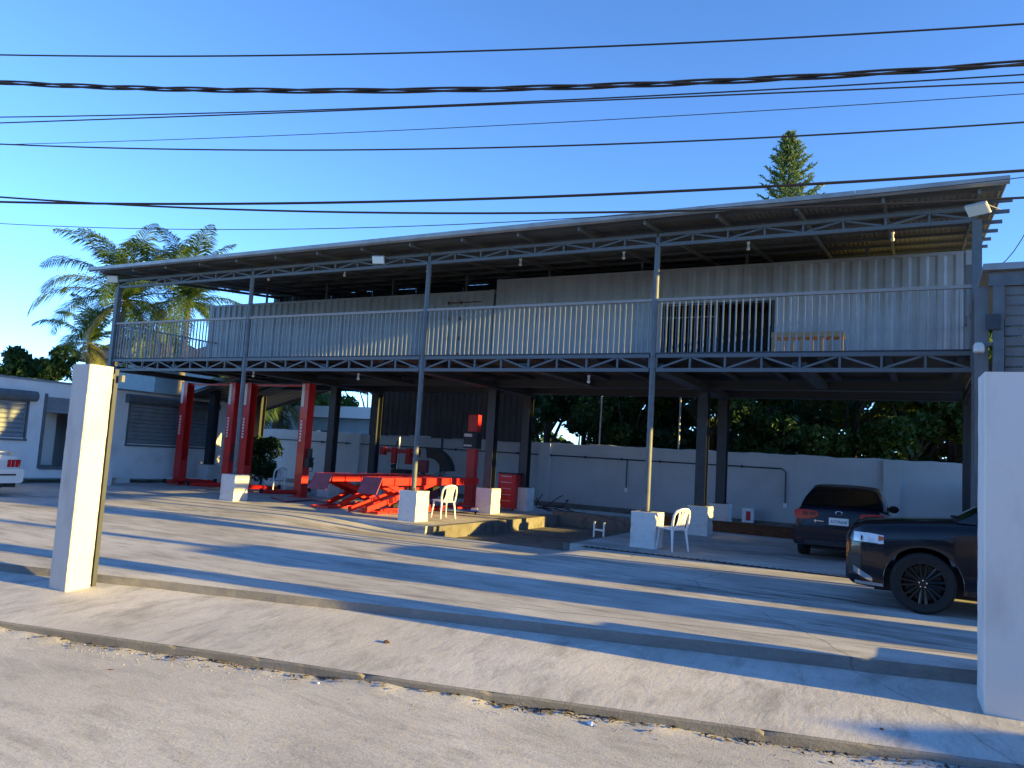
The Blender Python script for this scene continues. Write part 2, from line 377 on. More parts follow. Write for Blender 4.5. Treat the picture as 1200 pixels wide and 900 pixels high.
# ------------------------------------------------------------------ steel building
def rough_box(a, b, seed, amp=.008, nz=26):
    mb = MB(); r = random.Random(seed); (x0, y0, z0), (x1, y1, z1) = a, b; c = .012
    for k in range(nz + 1):
        z = z0 + (z1 - z0) * k / nz; j = [r.uniform(-amp, amp) * .5 for _ in range(4)]
        for (x, y, i) in ((x0 + c, y0, 0), (x1 - c, y0, 1), (x1, y0 + c, 1), (x1, y1 - c, 2), (x1 - c, y1, 2), (x0 + c, y1, 3), (x0, y1 - c, 3), (x0, y0 + c, 0)): mb.v.append((x + j[i], y + j[(i + 1) % 4] * .6, z))
    for k in range(nz):
        for i in range(8): mb.f.append((k * 8 + i, k * 8 + (i + 1) % 8, k * 8 + 8 + (i + 1) % 8, k * 8 + 8 + i))
    mb.f += [tuple(range(7, -1, -1)), tuple(nz * 8 + i for i in range(8))]; return mb
FOOT = []
def foot_mesh():                                 # three slightly different hand-cast blocks, shared in turn
    if len(FOOT) < 3: FOOT.append(rough_box((-.265, -.265, 0), (.265, .265, .72), 50 + len(FOOT), .016, 9).mesh('footing', 'block_paint')); return FOOT[-1]
    return FOOT[len(bpy.data.objects) % 3]
FX = [-22.92, -16.95, -10.86, -5.0, .83]; FY = 15.5; CY = 19.55; CB = 22.05
bd = thing('steel_building', 'two storey grey steel frame building with trusses, balcony railing and shed roof', 'building', (-11, 18.5, 0), worldparts=True)
def roofz(y): return 6.80 + .105 * (y - 14.8)
blk = None
for i, x in enumerate(FX):
    if i in (1, 2, 3):
        o = put('footing', foot_mesh(), bd, (x + .02, FY + .02, 0)); o.rotation_euler.z = [0, .03, 0, -.03, 0][i]
        part('column', MB().tube([(x, FY, .72), (x, FY, 6.34)], .062, 14), 'steel_grey', bd, True)
        part('base_plate', MB().box((x - .13, FY - .13, .721), (x + .13, FY + .13, .735)), 'steel_grey', bd)
        for sx in (-1, 1): part('anchor_bolt', MB().tube([(x + sx * .1, FY - .1, .72), (x + sx * .1, FY - .1, .79)], .012, 6), 'steel_dark', bd)
    else:
        put('footing', foot_mesh(), bd, (x, FY + .02, 0))
        part('column', MB().box((x - .075, FY - .075, .72), (x + .075, FY + .075, 6.34)), 'steel_grey', bd)
IX = [-22.9, -17.2, -11.15, -4.95, 1.02]
for x in IX:
    for y in (CY + .15, CB - .1):
        put('footing', foot_mesh(), bd, (x, y, 0))
        # H section column
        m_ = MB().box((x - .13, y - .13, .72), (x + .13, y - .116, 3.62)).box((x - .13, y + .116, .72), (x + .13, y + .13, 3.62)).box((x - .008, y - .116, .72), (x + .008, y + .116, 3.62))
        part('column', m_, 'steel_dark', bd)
        part('base_plate', MB().box((x - .18, y - .18, .721), (x + .18, y + .18, .737)), 'steel_dark', bd)
def truss(name, x0, x1, y, zb, zt, npan, th, parent, m):
    t = bpy.data.objects.new(name, None); C.objects.link(t); t.parent = parent; t.matrix_parent_inverse = Matrix.Translation(-parent.location)
    bar('chord', (x0, y, zb + th / 2), (x1, y, zb + th / 2), th, th, m, t); bar('chord', (x0, y, zt - th / 2), (x1, y, zt - th / 2), th, th, m, t)
    dx = (x1 - x0) / npan; a = th * .55
    for i in range(npan + 1): bar('web_post', (x0 + i * dx, y, zb + th), (x0 + i * dx, y, zt - th), a, a, m, t)
    for i in range(npan):
        xa, xb = x0 + i * dx + a, x0 + (i + 1) * dx - a
        if i % 2: xa, xb = xb, xa
        bar('web_diagonal', (xa, y + .002, zb + th), (xb, y + .002, zt - th), a * .9, a * .9, m, t)
    return t
for i in range(4):
    n = 8
    truss('floor_truss', FX[i] + .075, FX[i + 1] - .075, FY, 3.63, 4.0, n, .075, bd, 'steel_grey')
    truss('roof_truss', FX[i] + (.02 if i else -.05), FX[i + 1] - .02, FY, 6.31, 6.60, n, .07, bd, 'steel_grey')
# deck: sheet on joists and cross beams
part('deck', MB().box((FX[0] - .1, FY - .02, 4.003), (FX[4] + .1, CB + .05, 4.035)), 'deck_under', bd)
for i in range(21):
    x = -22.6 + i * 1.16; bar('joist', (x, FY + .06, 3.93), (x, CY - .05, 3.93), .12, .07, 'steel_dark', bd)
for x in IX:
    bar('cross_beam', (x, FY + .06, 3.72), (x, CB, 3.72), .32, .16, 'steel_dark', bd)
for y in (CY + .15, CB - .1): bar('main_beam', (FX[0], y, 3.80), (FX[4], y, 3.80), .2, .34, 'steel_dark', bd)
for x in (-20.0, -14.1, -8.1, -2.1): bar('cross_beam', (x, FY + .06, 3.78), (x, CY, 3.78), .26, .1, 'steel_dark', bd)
# railing along the front and both ends
bal = MB().box((-.013, -.013, 4.0), (.013, .013, 5.13)).mesh('baluster', 'baluster_paint')
rl = bpy.data.objects.new('railing', None); C.objects.link(rl); rl.parent = bd; rl.matrix_parent_inverse = Matrix.Translation(-bd.location)
for i in range(4):
    bar('top_rail', (FX[i] + .05, FY - .01, 5.155), (FX[i + 1] - .05, FY - .01, 5.155), .06, .07, 'rail_steel', rl)
    k = 45; dx = (FX[i + 1] - FX[i]) / k
    for j in range(1, k):
        o = put('baluster', bal, rl); o.location = (FX[i] + j * dx + rnd.uniform(-.008, .008), FY, 0); o.rotation_euler.y = 0
for x in (FX[0], FX[4]):
    bar('top_rail', (x, FY + .06, 5.155), (x, CY - .02, 5.155), .05, .05, 'rail_steel', rl)
    bar('bottom_rail', (x, FY + .06, 4.1), (x, CY - .02, 4.1), .05, .05, 'steel_grey', rl)
    for j in range(1, 27): o = put('baluster', bal, rl); o.location = (x, FY + j * .15, 0)
# roof: purlins along X, rafters, corrugated sheets, gutter
RB = 22.7
for k in range(8):
    y = 15.15 + k * 1.02; ex = [1.20, 1.42, 1.46, 1.42, 1.42, 1.36, 1.36, 1.3][k]
    bar('purlin', (-23.3, y, roofz(y) - .06), (ex, y, roofz(y) - .06), .07, .05, 'steel_grey', bd)
for x in lin(-22.9, .83, 17): bar('rafter', (x, 14.86, roofz(14.86) - .14), (x, RB - .1, roofz(RB - .1) - .14), .05, .09, 'steel_grey', bd)
nsh = 24; sw = (1.22 + 23.3) / nsh
for i in range(nsh):
    mb = thick(corr(0, sw + .03, 0, math.hypot(RB - 14.84, .105 * (RB - 14.84)), .102, .018, 'sine'), .0015)
    ang = math.atan(.105)
    M = Matrix.Translation((-23.3 + i * sw, 14.84, roofz(14.84) + .004 + .003 * (i % 2))) @ Matrix.Rotation(ang, 4, 'X') @ Matrix(((1, 0, 0, 0), (0, 0, 1, 0), (0, -1, 0, 0), (0, 0, 0, 1)))
    part('roof_sheet', xf(mb, M), 'galv_roof', bd)
gp = [(0, .0), (-.02, -.10), (-.09, -.13), (-.15, -.09), (-.16, .0), (-.15, .0), (-.14, -.085), (-.09, -.118), (-.03, -.09), (-.012, .0)]
gl = [-23.36, -17.4, -11.5, -5.6, -1.1, 1.26]
for a, b in zip(gl[:-1], gl[1:]):
    z = roofz(14.8) + .03; part('gutter', MB().prism([(14.83 + u, z + v) for u, v in gp], 'x', a + .004, b - .004), 'gutter_steel', bd)
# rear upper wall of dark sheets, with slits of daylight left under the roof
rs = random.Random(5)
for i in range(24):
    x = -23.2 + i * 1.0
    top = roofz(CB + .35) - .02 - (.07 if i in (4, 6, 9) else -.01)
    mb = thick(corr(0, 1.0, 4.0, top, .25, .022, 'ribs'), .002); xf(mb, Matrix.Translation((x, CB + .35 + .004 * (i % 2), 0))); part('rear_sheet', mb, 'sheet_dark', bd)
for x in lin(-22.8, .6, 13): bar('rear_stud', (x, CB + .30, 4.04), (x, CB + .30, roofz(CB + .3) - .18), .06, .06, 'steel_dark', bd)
# posts that carry the rafters above the containers
for x in lin(-20.9, -1.2, 8): bar('stub_post', (x, CY + .3, 6.6 if x < -11.2 else 6.9), (x, CY + .3, roofz(CY + .3) - .1), .06, .06, 'steel_grey', bd)

# ------------------------------------------------------------------ containers on the deck
def container(name, label, x0, x1, y0, y1, z0, h, m, period, hole=None, group=None):
    t = thing(name, label, 'container', ((x0 + x1) / 2, (y0 + y1) / 2, z0), 0, group, True)
    z1 = z0 + h; e = .012; d = .04
    for x in (x0, x1 - .15):
        for y in (y0, y1 - .15):
            part('corner_post', MB().box((x, y, z0 + .12), (x + .15, y + .15, z1 - .12)), m, t)
            for z in (z0, z1 - .12): part('corner_casting', MB().box((x - .004, y - .004, z), (x + .17, y + .16, z + .119)), m, t)
    for y in (y0 + .01, y1 - .09):
        for z, hh in ((z0 + .005, .15), (z1 - .085, .075)): part('side_rail', MB().box((x0 + .17, y, z), (x1 - .17, y + .08, z + hh)), m, t)
    for x in (x0 + .01, x1 - .09):
        for z, hh in ((z0 + .005, .15), (z1 - .085, .075)): part('end_rail', MB().box((x, y0 + .17, z), (x + .08, y1 - .17, z + hh)), m, t)
    segs = [(x0 + .15, x1 - .15)]
    if hole:
        hx0, hx1, hz1 = hole; segs = [(x0 + .15, hx0), (hx1, x1 - .15)]
        part('side_wall', xf(thick(corr(hx0, hx1, hz1, z1 - .08, period, d), .002), Matrix.Translation((0, y0 + e, 0))), m, t)
    for a, b in segs: part('side_wall', xf(thick(corr(a, b, z0 + .15, z1 - .08, period, d), .002), Matrix.Translation((0, y0 + e, 0))), m, t)
    part('side_wall', xf(corr(x0 + .15, x1 - .15, z0 + .15, z1 - .08, period, d), Matrix.Translation((0, y1 - e, 0)) @ Matrix.Diagonal((1, -1, 1, 1))), m, t)
    for x, sg in ((x0 + e, 1), (x1 - e, -1)):
        M = Matrix(((0, sg, 0, x), (1, 0, 0, 0), (0, 0, 1, 0), (0, 0, 0, 1)))
        part('end_wall', xf(corr(y0 + .15, y1 - .15, z0 + .15, z1 - .08, .25, d), M), m, t)
    part('roof_panel', MB().box((x0 + .09, y0 + .09, z1 - .03), (x1 - .09, y1 - .09, z1 - .015)), m, t)
    part('floor_panel', MB().box((x0 + .09, y0 + .09, z0 + .10), (x1 - .09, y1 - .09, z0 + .15)), 'deck_under', t)
    return t
Z0 = 4.04
def PXY(x, y, Y): p = onY(x, y, Y); return p.x, p.z
hxa, hza = PXY(776, 357, CY); hxb, _ = PXY(908, 357, CY)
cr = container('shipping_container', 'tall light grey corrugated shipping container with barred openings, on the balcony', -11.21, .98, CY, CB, Z0, 2.86, 'container_grey', .357, (hxa, hxb, hza))
cl = container('shipping_container', 'lower grey shipping container beside the palm end of the balcony', -23.45, -11.30, CY, CB, Z0, 2.56, 'container_grey2', .28)
# openings: frame, near-black sheet standing in for the shade inside, security grille
mid, _ = PXY(841, 380, CY)
part('opening_shade', MB().box((hxa, CY + .9, Z0 + .15), (hxb, CY + .93, hza)), 'dark_hole', cr)
for x in (hxa, mid - .03, hxb - .06): part('opening_frame', MB().box((x, CY - .01, Z0 + .151), (x + .06, CY + .07, hza)), 'steel_dark', cr)
part('opening_frame', MB().box((hxa + .06, CY - .008, hza - .06), (hxb - .06, CY + .07, hza - .001)), 'steel_dark', cr)
gr = bpy.data.objects.new('grille', None); C.objects.link(gr); gr.parent = cr; gr.matrix_parent_inverse = Matrix.Translation(-cr.location)
for z in (Z0 + .42, hza - .38, hza - .05): bar('grille_bar', (hxa + .05, CY - .06, z), (mid - .05, CY - .06, z), .022, .022, 'baluster_paint', gr)
for k in range(9): x = hxa + .08 + (mid - hxa - .16) * k / 8; bar('grille_bar', (x, CY - .03, Z0 + .16), (x, CY - .03, hza - .04), .018, .018, 'baluster_paint', gr)
bar('grille_bar', (mid + .05, CY - .03, Z0 + .55), (hxb - .06, CY - .03, Z0 + .55), .03, .03, 'silver', gr)
# door gear and a door edge at the left container's end
for k, x in enumerate((-12.9, -12.45)):
    for z in (4.6, 5.1, 5.7, 6.2): part('hinge', MB().box((x, CY - .03, z), (x + .05, CY + .02, z + .1)), 'rust', cl)
bar('lock_rod', (-12.86, CY - .02, 6.25), (-11.7, CY - .02, 6.25), .025, .025, 'rust', cl)

# wooden pallet crate on the balcony
xa, _ = PXY(905, 405, 17.6); xb, _ = PXY(989, 405, 17.6)
wc = thing('wooden_crate', 'pale wooden slatted crate on the balcony against the tall container', 'crate', ((xa + xb) / 2, 17.6, Z0), worldparts=True)
zt = 4.70
for z in (Z0 + .0, zt - .07):
    for y in (17.45, 17.85): bar('slat', (xa, y, z + .04), (xb, y, z + .04), .07, .03, 'wood', wc)
for k in range(8):
    x = xa + .04 + (xb - xa - .08) * k / 7; bar('post', (x, 17.48, Z0 + .01), (x, 17.48, zt - .06), .07, .035, 'wood', wc)
for k in range(5): bar('slat', (xa, 17.47 + k * .095, zt + .015), (xb, 17.47 + k * .095, zt + .015), .08, .022, 'wood', wc)

# ------------------------------------------------------------------ lamps
def bulb(px, py, Y, k, where):
    p = onY(px, py, Y); b = thing('light_bulb', 'white light bulb hanging %s' % where, 'light bulb', p, 0, 'bare bulbs under the roof and deck')
    part('socket', MB().lathe([(.0, .08), (.034, .08), (.034, .045), (.022, .04), (.022, 0)], 'z', 10), 'bulb_white', b, True)
    part('glass_bulb', MB().lathe([(.018, .01), (.024, -.02), (.036, -.05), (.038, -.07), (.027, -.095), (0, -.105)], 'z', 12), 'bulb_white', b, True)
    part('cord', MB().tube([(0, 0, .10), (0, 0, max(.12, (roofz(Y) - .1 if p.z > 4.2 else 3.98) - p.z))], .008, 6), 'wire_black', b)
for k, (px, py) in enumerate([(1046, 277), (877, 288), (731, 299), (610, 307), (501, 315), (404, 320), (315, 325)]):
    bulb(px, py, 16.1, k, 'from the roof above the balcony')
for k, (px, py) in enumerate([(690, 444), (297, 438), (420, 441)]): bulb(px, py, 15.9, k, 'below the balcony deck')
def flood(px, py, Y, wd, label, tilt, rz):
    p = onY(px, py, Y); f = thing('floodlight', label, 'floodlight', p, rz, 'floodlights on the building')
    hh = wd * .62
    def T(mb): return xf(mb, Matrix.Rotation(tilt, 4, 'X'))
    part('housing', T(MB().bbox((-wd / 2, 0, -hh / 2), (wd / 2, .05, hh / 2), .01)), 'flood_body', f)
    part('lens', T(MB().box((-wd / 2 + .012, -.006, -hh / 2 + .012), (wd / 2 - .012, .001, hh / 2 - .02))), 'flood_glass', f)
    part('bracket', MB().tube([(0, .05, 0), (0, .1, hh * .7), (0, max(.2, FY - Y), hh * .8)], .014, 6), 'steel_dark', f)
flood(1145, 246, 14.75, .36, 'white floodlight under the eave above the shed', R_(48), R_(-30))
flood(443, 304.5, 14.9, .32, 'white floodlight on the eave between two roof columns', R_(20), R_(15))
flood(131.5, 327, 15.1, .36, 'white floodlight at the roof corner by the palm trees', R_(15), R_(25))

# ------------------------------------------------------------------ boundary wall, conduits, dark sheets, neighbours
bw = thing('boundary_wall', 'long painted rear boundary wall behind the workshop bays', 'wall', (-10, 25, 0), worldparts=True)
wm = MB(); xs = lin(-46, 16, 249); n = len(xs)
for x in xs:
    zt_ = 2.24 + .014 * math.sin(x * 3.7) + .010 * math.sin(x * 9.1) + .006 * math.sin(x * 23)
    wm.v += [(x, 25.0, -.3), (x, 25.0, zt_), (x, 25.16, zt_ + .01), (x, 25.16, -.3)]
for i in range(n - 1):
    for k in range(3): wm.f.append((i * 4 + k, i * 4 + 4 + k, i * 4 + 5 + k, i * 4 + 1 + k))
part('wall_panel', wm, 'backwall_paint', bw)
for x in (-.75, -11.9, -20.5): part('pilaster', MB().box((x - .22, 24.9, -.2), (x + .22, 25.001, 2.22)), 'backwall_paint', bw)
part('plinth', MB().box((-46, 24.86, -.2), (16, 24.999, .16)), 'pit_mat', bw)
cd = thing('conduit_pipe', 'dark conduit running along the rear boundary wall with two drops', 'pipe', (-12, 24.95, 1.8), worldparts=True)
z_ = 1.80; xe, _ = PXY(921, 550, 24.95); xm, _ = PXY(735, 540, 24.95)
part('run', MB().tube([(-30, 24.95, z_ + .02), (xe - .12, 24.95, z_), (xe, 24.95, z_ - .1), (xe, 24.95, .75)], .022, 8), 'steel_dark', cd, True)
part('drop', MB().tube([(xm, 24.945, z_), (xm, 24.945, .85)], .02, 8), 'steel_dark', cd, True)
for x in lin(-29, -5, 19): part('clip', MB().box((x - .02, 24.92, z_ - .04), (x + .02, 24.99, z_ + .05)), 'steel_dark', cd)
part('outlet_box', MB().box((xm - .05, 24.93, .72), (xm + .05, 24.995, .85)), 'plastic_white', cd)
part('outlet_box', MB().box((xe - .05, 24.93, .62), (xe + .05, 24.995, .75)), 'plastic_white', cd)
for k, px in enumerate((702, 795)):
    p = onY(px, 520, 25.6); tag(part('fence_post', MB().tube([(p.x, 25.6, 0), (p.x + .02, 25.6, 4.6)], .03, 8), 'silver', None, True), ['thin pale steel post behind the rear wall nearer the sheet screen', 'thin pale steel post behind the rear wall nearer the paired columns'][k], 'post', 'posts behind the rear wall')
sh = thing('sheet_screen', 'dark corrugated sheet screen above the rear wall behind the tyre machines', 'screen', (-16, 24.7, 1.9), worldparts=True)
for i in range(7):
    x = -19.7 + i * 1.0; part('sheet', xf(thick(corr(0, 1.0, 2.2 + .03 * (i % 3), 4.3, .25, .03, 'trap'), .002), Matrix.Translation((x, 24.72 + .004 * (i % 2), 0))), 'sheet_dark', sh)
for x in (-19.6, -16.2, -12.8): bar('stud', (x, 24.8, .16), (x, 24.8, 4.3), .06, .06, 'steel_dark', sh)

nh = thing('neighbour_house', 'pale blue neighbour house with white eave behind the rear wall', 'house', (-30, 30, 0), worldparts=True)
part('wall', MB().box((-38, 30, -.3), (-22.5, 36, 3.05)), 'house_blue', nh)
part('fascia', MB().box((-38.5, 29.4, 3.05), (-22.0, 29.5, 3.55)), 'fascia_white', nh)
part('roof', MB().prism([(29.42, 3.5), (36.6, 3.6), (36.6, 3.75), (29.42, 3.62)], 'x', -38.5, -22.0), 'fascia_white', nh)
for x in (-33.5, -27.5):
    o = part('window', MB().box((x, 29.95, 1.2), (x + 1.4, 30.001, 2.4)), 'car_glass', nh)
    for k in range(6): bar('louvre', (x + .05, 29.93, 1.28 + k * .2), (x + 1.35, 29.93, 1.28 + k * .2), .05, .02, 'fascia_white', nh)
hp = thing('hip_roof_house', 'house with a dark brown hipped roof between the palm trees', 'house', (-52, 44, 0), worldparts=True)
def hip(x0, x1, y0, y1, z0, z1, rx):
    ym = (y0 + y1) / 2; return MB().add([(x0, y0, z0), (x1, y0, z0), (x1, y1, z0), (x0, y1, z0), (x0 + rx, ym, z1), (x1 - rx, ym, z1)], [(0, 1, 5, 4), (1, 2, 5), (2, 3, 4, 5), (3, 0, 4), (0, 3, 2, 1)])
part('wall', MB().box((-64, 41, -.3), (-54.8, 47, 7.7)), 'house_blue', hp); part('roof', hip(-66, -53.2, 40, 48, 7.7, 10.6, 5.0), 'roof_thatch', hp)
part('wall', MB().box((-52, 41, -.3), (-41, 47, 7.7)), 'house_blue', hp); part('roof', hip(-53.0, -39, 40, 48, 7.7, 10.3, 6.0), 'roof_thatch', hp)

# ------------------------------------------------------------------ white office container on the left, and its canopy
OX = -23.8
oc = thing('office_container', 'white office container with grey roller shutters standing on concrete blocks', 'container', (OX - 1.2, 16, .27), worldparts=True)
y0, y1, zb, zt_ = 9.3, 21.45, .27, 3.10
def face(a, b, c, d): return MB().box((OX - .05, a, c), (OX, b, d))
hole = [(8.9, 13.58, 1.36, 2.75), (14.12, 15.25, .52, 2.55), (17.0, 20.75, 1.36, 2.75)]
ys = [y0]
prev = y0
for (a, b, c, d) in [(9.6, 13.55, 1.36, 2.60), (14.12, 15.2, .50, 2.62), (16.95, 20.4, 1.34, 2.84)]:
    part('wall_panel', face(prev, a, zb, zt_), 'container_white', oc); part('wall_panel', face(a, b, zb, c), 'container_white', oc); part('wall_panel', face(a, b, d, zt_), 'container_white', oc); prev = b
part('wall_panel', face(prev, y1, zb, zt_), 'container_white', oc)
part('rear_wall', MB().box((OX - 2.44, y0, zb), (OX - 2.40, y1, zt_)), 'container_white', oc)
for y in (y0, y1 - .04): part('end_wall', MB().box((OX - 2.40, y, zb), (OX - .051, y + .04, zt_ - .002)), 'container_white', oc)
part('roof', MB().box((OX - 2.5, y0 - .05, zt_ + .002), (OX + .04, y1 + .05, zt_ + .06)), 'shutter_grey', oc)
part('bottom_rail', MB().box((OX - .04, y0, zb - .10), (OX + .012, y1, zb + .06)), 'container_white', oc)
part('floor', MB().box((OX - 2.4, y0, zb - .05), (OX - .06, y1, zb)), 'deck_under', oc)
def shutter(a, b, c, d, n):
    s = part('shutter', MB().box((OX - .09, a, c), (OX - .055, b, d)), 'shutter_grey', oc)
    for k in range(n):
        z = c + (d - c) * k / n; part('shutter_slat', MB().prism([(OX - .055, z + .005), (OX - .022, z + .03), (OX - .022, z + (d - c) / n - .02), (OX - .055, z + (d - c) / n - .004)], 'y', a + .01, b - .01), 'shutter_grey', s)
    part('shutter_box', MB().tube([(OX + .08, a - .2, d + .02), (OX + .08, b + .2, d + .02)], .16, 10), 'steel_grey', s, True)
    for y in (a - .05, b): part('shutter_guide', MB().box((OX - .02, y, c - .05), (OX + .04, y + .05, d - .12)), 'steel_grey', s)
    part('shutter_sill', MB().box((OX - .02, a - .06, c - .09), (OX + .06, b + .08, c - .03)), 'steel_grey', s)
# prism on axis y takes (x, z)
shutter(9.6, 13.55, 1.36, 2.60, 9); shutter(16.95, 20.4, 1.34, 2.84, 11)
dr_ = part('doorway', MB().box((OX - 1.2, 14.12, .50), (OX - 1.16, 15.2, 2.62)), 'container_white', oc)
for y in (14.04, 15.2): part('door_jamb', MB().box((OX - .06, y, .45), (OX + .05, y + .08, 2.75)), 'steel_grey', dr_)
for k in range(4): part('shutter_slat', MB().box((OX - .03, 14.12, 2.18 + k * .12), (OX + .0 + .012 * (k % 2), 15.2, 2.295 + k * .12)), 'shutter_grey', dr_)
part('door_sill', MB().box((OX - .3, 14.12, .42), (OX + .05, 15.2, .499)), 'steel_grey', dr_)
for y in (9.8, 13.35, 17.0, 20.9):
    for xx in (OX - .42, OX - 2.3): part('support_block', MB().bbox((xx, y - .25, -.02), (xx + .4, y + .25, .168), .01), 'block_paint', oc)
# canopy roof that slopes from the building down over the office container
cn = thing('canopy', 'sloping dark corrugated canopy between the balcony and the white office container', 'canopy', (-22, 21, 3), worldparts=True)
for i in range(6):
    a = 18.95 + i * .8; L = math.hypot(4.6, 1.2)
    mb = thick(corr(0, .82, 0, L, .27, .06, 'trap'), .002)
    ux = Vector((-4.6, 0, -1.2)).normalized(); nz = Vector((-1.2, 0, 4.6)).normalized()
    M = Matrix(((0, nz.x, ux.x, -20.6), (1, 0, 0, a), (0, nz.z, ux.z, 4.0 + .004 * (i % 2)), (0, 0, 0, 1)))
    part('canopy_sheet', xf(mb, M), 'steel_grey', cn)
for y in (19.0, 21.0, 23.6): bar('canopy_beam', (-20.6, y, 3.95), (-25.2, y, 2.75), .06, .05, 'steel_dark', cn)

# ------------------------------------------------------------------ gate pillars
lp = thing('gate_pillar', 'square white gate pillar with a steel post behind it on the apron', 'pillar', (-8.715, 5.68, -.16), worldparts=True)
part('shaft', rough_box((-8.88, 5.53, -.25), (-8.55, 5.83, 2.47), 2, .006, 44), 'pillar_paint', lp)
part('gate_post', MB().box((-8.61, 5.85, -.2), (-8.555, 5.90, 2.45)), 'steel_dark', lp)
part('gate_hinge', MB().box((-8.60, 5.832, 2.33), (-8.558, 5.849, 2.39)), 'steel_grey', lp); part('gate_hinge', MB().box((-8.52, 5.88, 2.30), (-8.46, 5.92, 2.38)), 'steel_grey', lp)
rp = thing('gate_pillar', 'smooth white shaded gate pillar in front of the parked SUV', 'pillar', (.65, 7.9, -.2), worldparts=True)
part('shaft', xf(rough_box((0, 0, -.4), (.36, .47, 2.66), 9, .004), Matrix.Translation((.472, 7.67, 0)) @ Matrix.Rotation(.05, 4, 'Z')), 'white_paint', rp)
ep = thing('shadow_pillar', 'added white pillar out of view that casts a shadow on the apron', 'pillar', (15.6, 9.25, -.3), worldparts=True)  # unseen pillar, added to cast the shadow at the apron corner
part('shaft', rough_box((15.4, 8.40, -.5), (15.9, 9.25, 2.58), 12), 'pillar_paint', ep)
part('cap', MB().add([(15.38, 8.38, 2.582), (15.92, 8.38, 2.582), (15.92, 9.27, 2.582), (15.38, 9.27, 2.582), (15.65, 8.82, 2.82)], [(0, 1, 4), (1, 2, 4), (2, 3, 4), (3, 0, 4), (3, 2, 1, 0)]), 'pillar_paint', ep)  # pointed to shape the tip of that shadow

# ------------------------------------------------------------------ shed to the right
sd_ = thing('side_shed', 'grey sheet metal shed with a flat roof edge behind the gate pillar', 'shed', (5, 14, 0), worldparts=True)
SY = 13.5
x0_, z1_ = onY(1150, 311, SY).x, 5.02
part('roof', MB().box((x0_ + .02, SY - .12, 4.93), (8.5, 17.5, 5.03)), 'gutter_steel', sd_)
part('roof_beam', MB().box((x0_ + .1, SY - .03, 4.70), (8.4, SY + .05, 4.90)), 'steel_grey', sd_)
px_ = onY(1170, 380, SY).x
for x in (px_, 4.6, 8.2): part('post', MB().box((x - .07, SY - .06, -.1), (x + .07, SY + .06, 4.70)), 'steel_grey', sd_)
part('post', MB().box((px_ - .30, SY + .1, -.1), (px_ - .12, SY + .26, 4.72)), 'galv_roof', sd_)
for k in range(11):
    z = 3.0 + k * .155; part('wall_slat', MB().prism([(SY + .02, z), (SY + .06, z + .01), (SY + .08, z + .12), (SY + .05, z + .15), (SY + .04, z + .15), (SY + .05, z + .02)], 'x', px_ + .09, 8.1), 'shed_sheet', sd_)
part('lamp_globe', MB().lathe([(0, .08), (.05, .08), (.075, .04), (.075, -.05), (.06, -.07), (0, -.075)], 'z', 12, tuple(onY(1147, 408, SY - .1))), 'bulb_white', sd_, True)
part('lamp_arm', MB().tube([onY(1148, 408, SY - .05), (px_, SY - .03, 3.85)], .025, 6), 'steel_grey', sd_)
part('junction_box', MB().box((px_ - .17, SY - .12, 4.02), (px_ + .02, SY - .06, 4.25)), 'steel_dark', sd_)
part('roof_vent', MB().box((.78, 18.5, 5.03), (1.05, 18.8, 6.3)), 'galv_roof', sd_)
sw_ = thing('side_wall', 'added low white wall that shades the parking bays', 'wall', (1.95, 19, 0), worldparts=True)  # unseen wall, added to keep the low sun off the bay floor
part('wall_panel', MB().bbox((1.87, 14.75, -.1), (2.03, 24.85, 1.62), .01), 'white_paint', sw_); part('coping', MB().box((1.84, 14.73, 1.622), (2.06, 24.86, 1.67)), 'kerb_mat', sw_)
lw = thing('shade_wall', 'added low concrete wall hidden behind the gate pillar to shade the yard step', 'wall', (1.3, 8.5, 0), worldparts=True)  # hidden wall, added to shade the step near the pillar
part('wall_panel', MB().bbox((.86, 8.12, -.2), (2.6, 8.42, .72), .01), 'block_paint', lw); part('step', MB().bbox((.9, 8.43, -.2), (2.6, 9.0, .24), .01), 'kerb_mat', lw)
nr = thing('shade_house', 'added two storey white house out of view that shades the rear machines', 'house', (23, 27.4, -.5), worldparts=True)  # unseen house, added and sized to shade the machines by the rear wall
part('wall', MB().box((18.5, 25.4, -.5), (27.5, 28.6, 8.2)), 'backwall_paint', nr); part('roof', MB().box((18.0, 25.0, 8.202), (28, 29.0, 8.5)), 'kerb_mat', nr)
for y in (25.8, 27.2):
    for z in (1.0, 4.6): part('window', MB().box((18.46, y, z), (18.499, y + 1.2, z + 1.3)), 'car_glass', nr)
part('door', MB().box((20.5, 25.36, -.3), (21.5, 25.399, 1.9)), 'wood', nr)
# unseen block hut, added to throw a dark band across the yard
tk = thing('shadow_hut', 'added small white block hut that casts a shadow band on the yard', 'shed', (5.2, 10.8, 0), worldparts=True)
part('wall', MB().bbox((4.6, 9.95, 0), (6.2, 11.15, 2.55), .02), 'white_paint', tk); part('roof', MB().box((4.5, 9.9, 2.552), (6.3, 11.2, 2.66)), 'kerb_mat', tk)
part('door', MB().box((5.0, 9.93, .02), (5.7, 9.949, 1.95)), 'shutter_grey', tk)

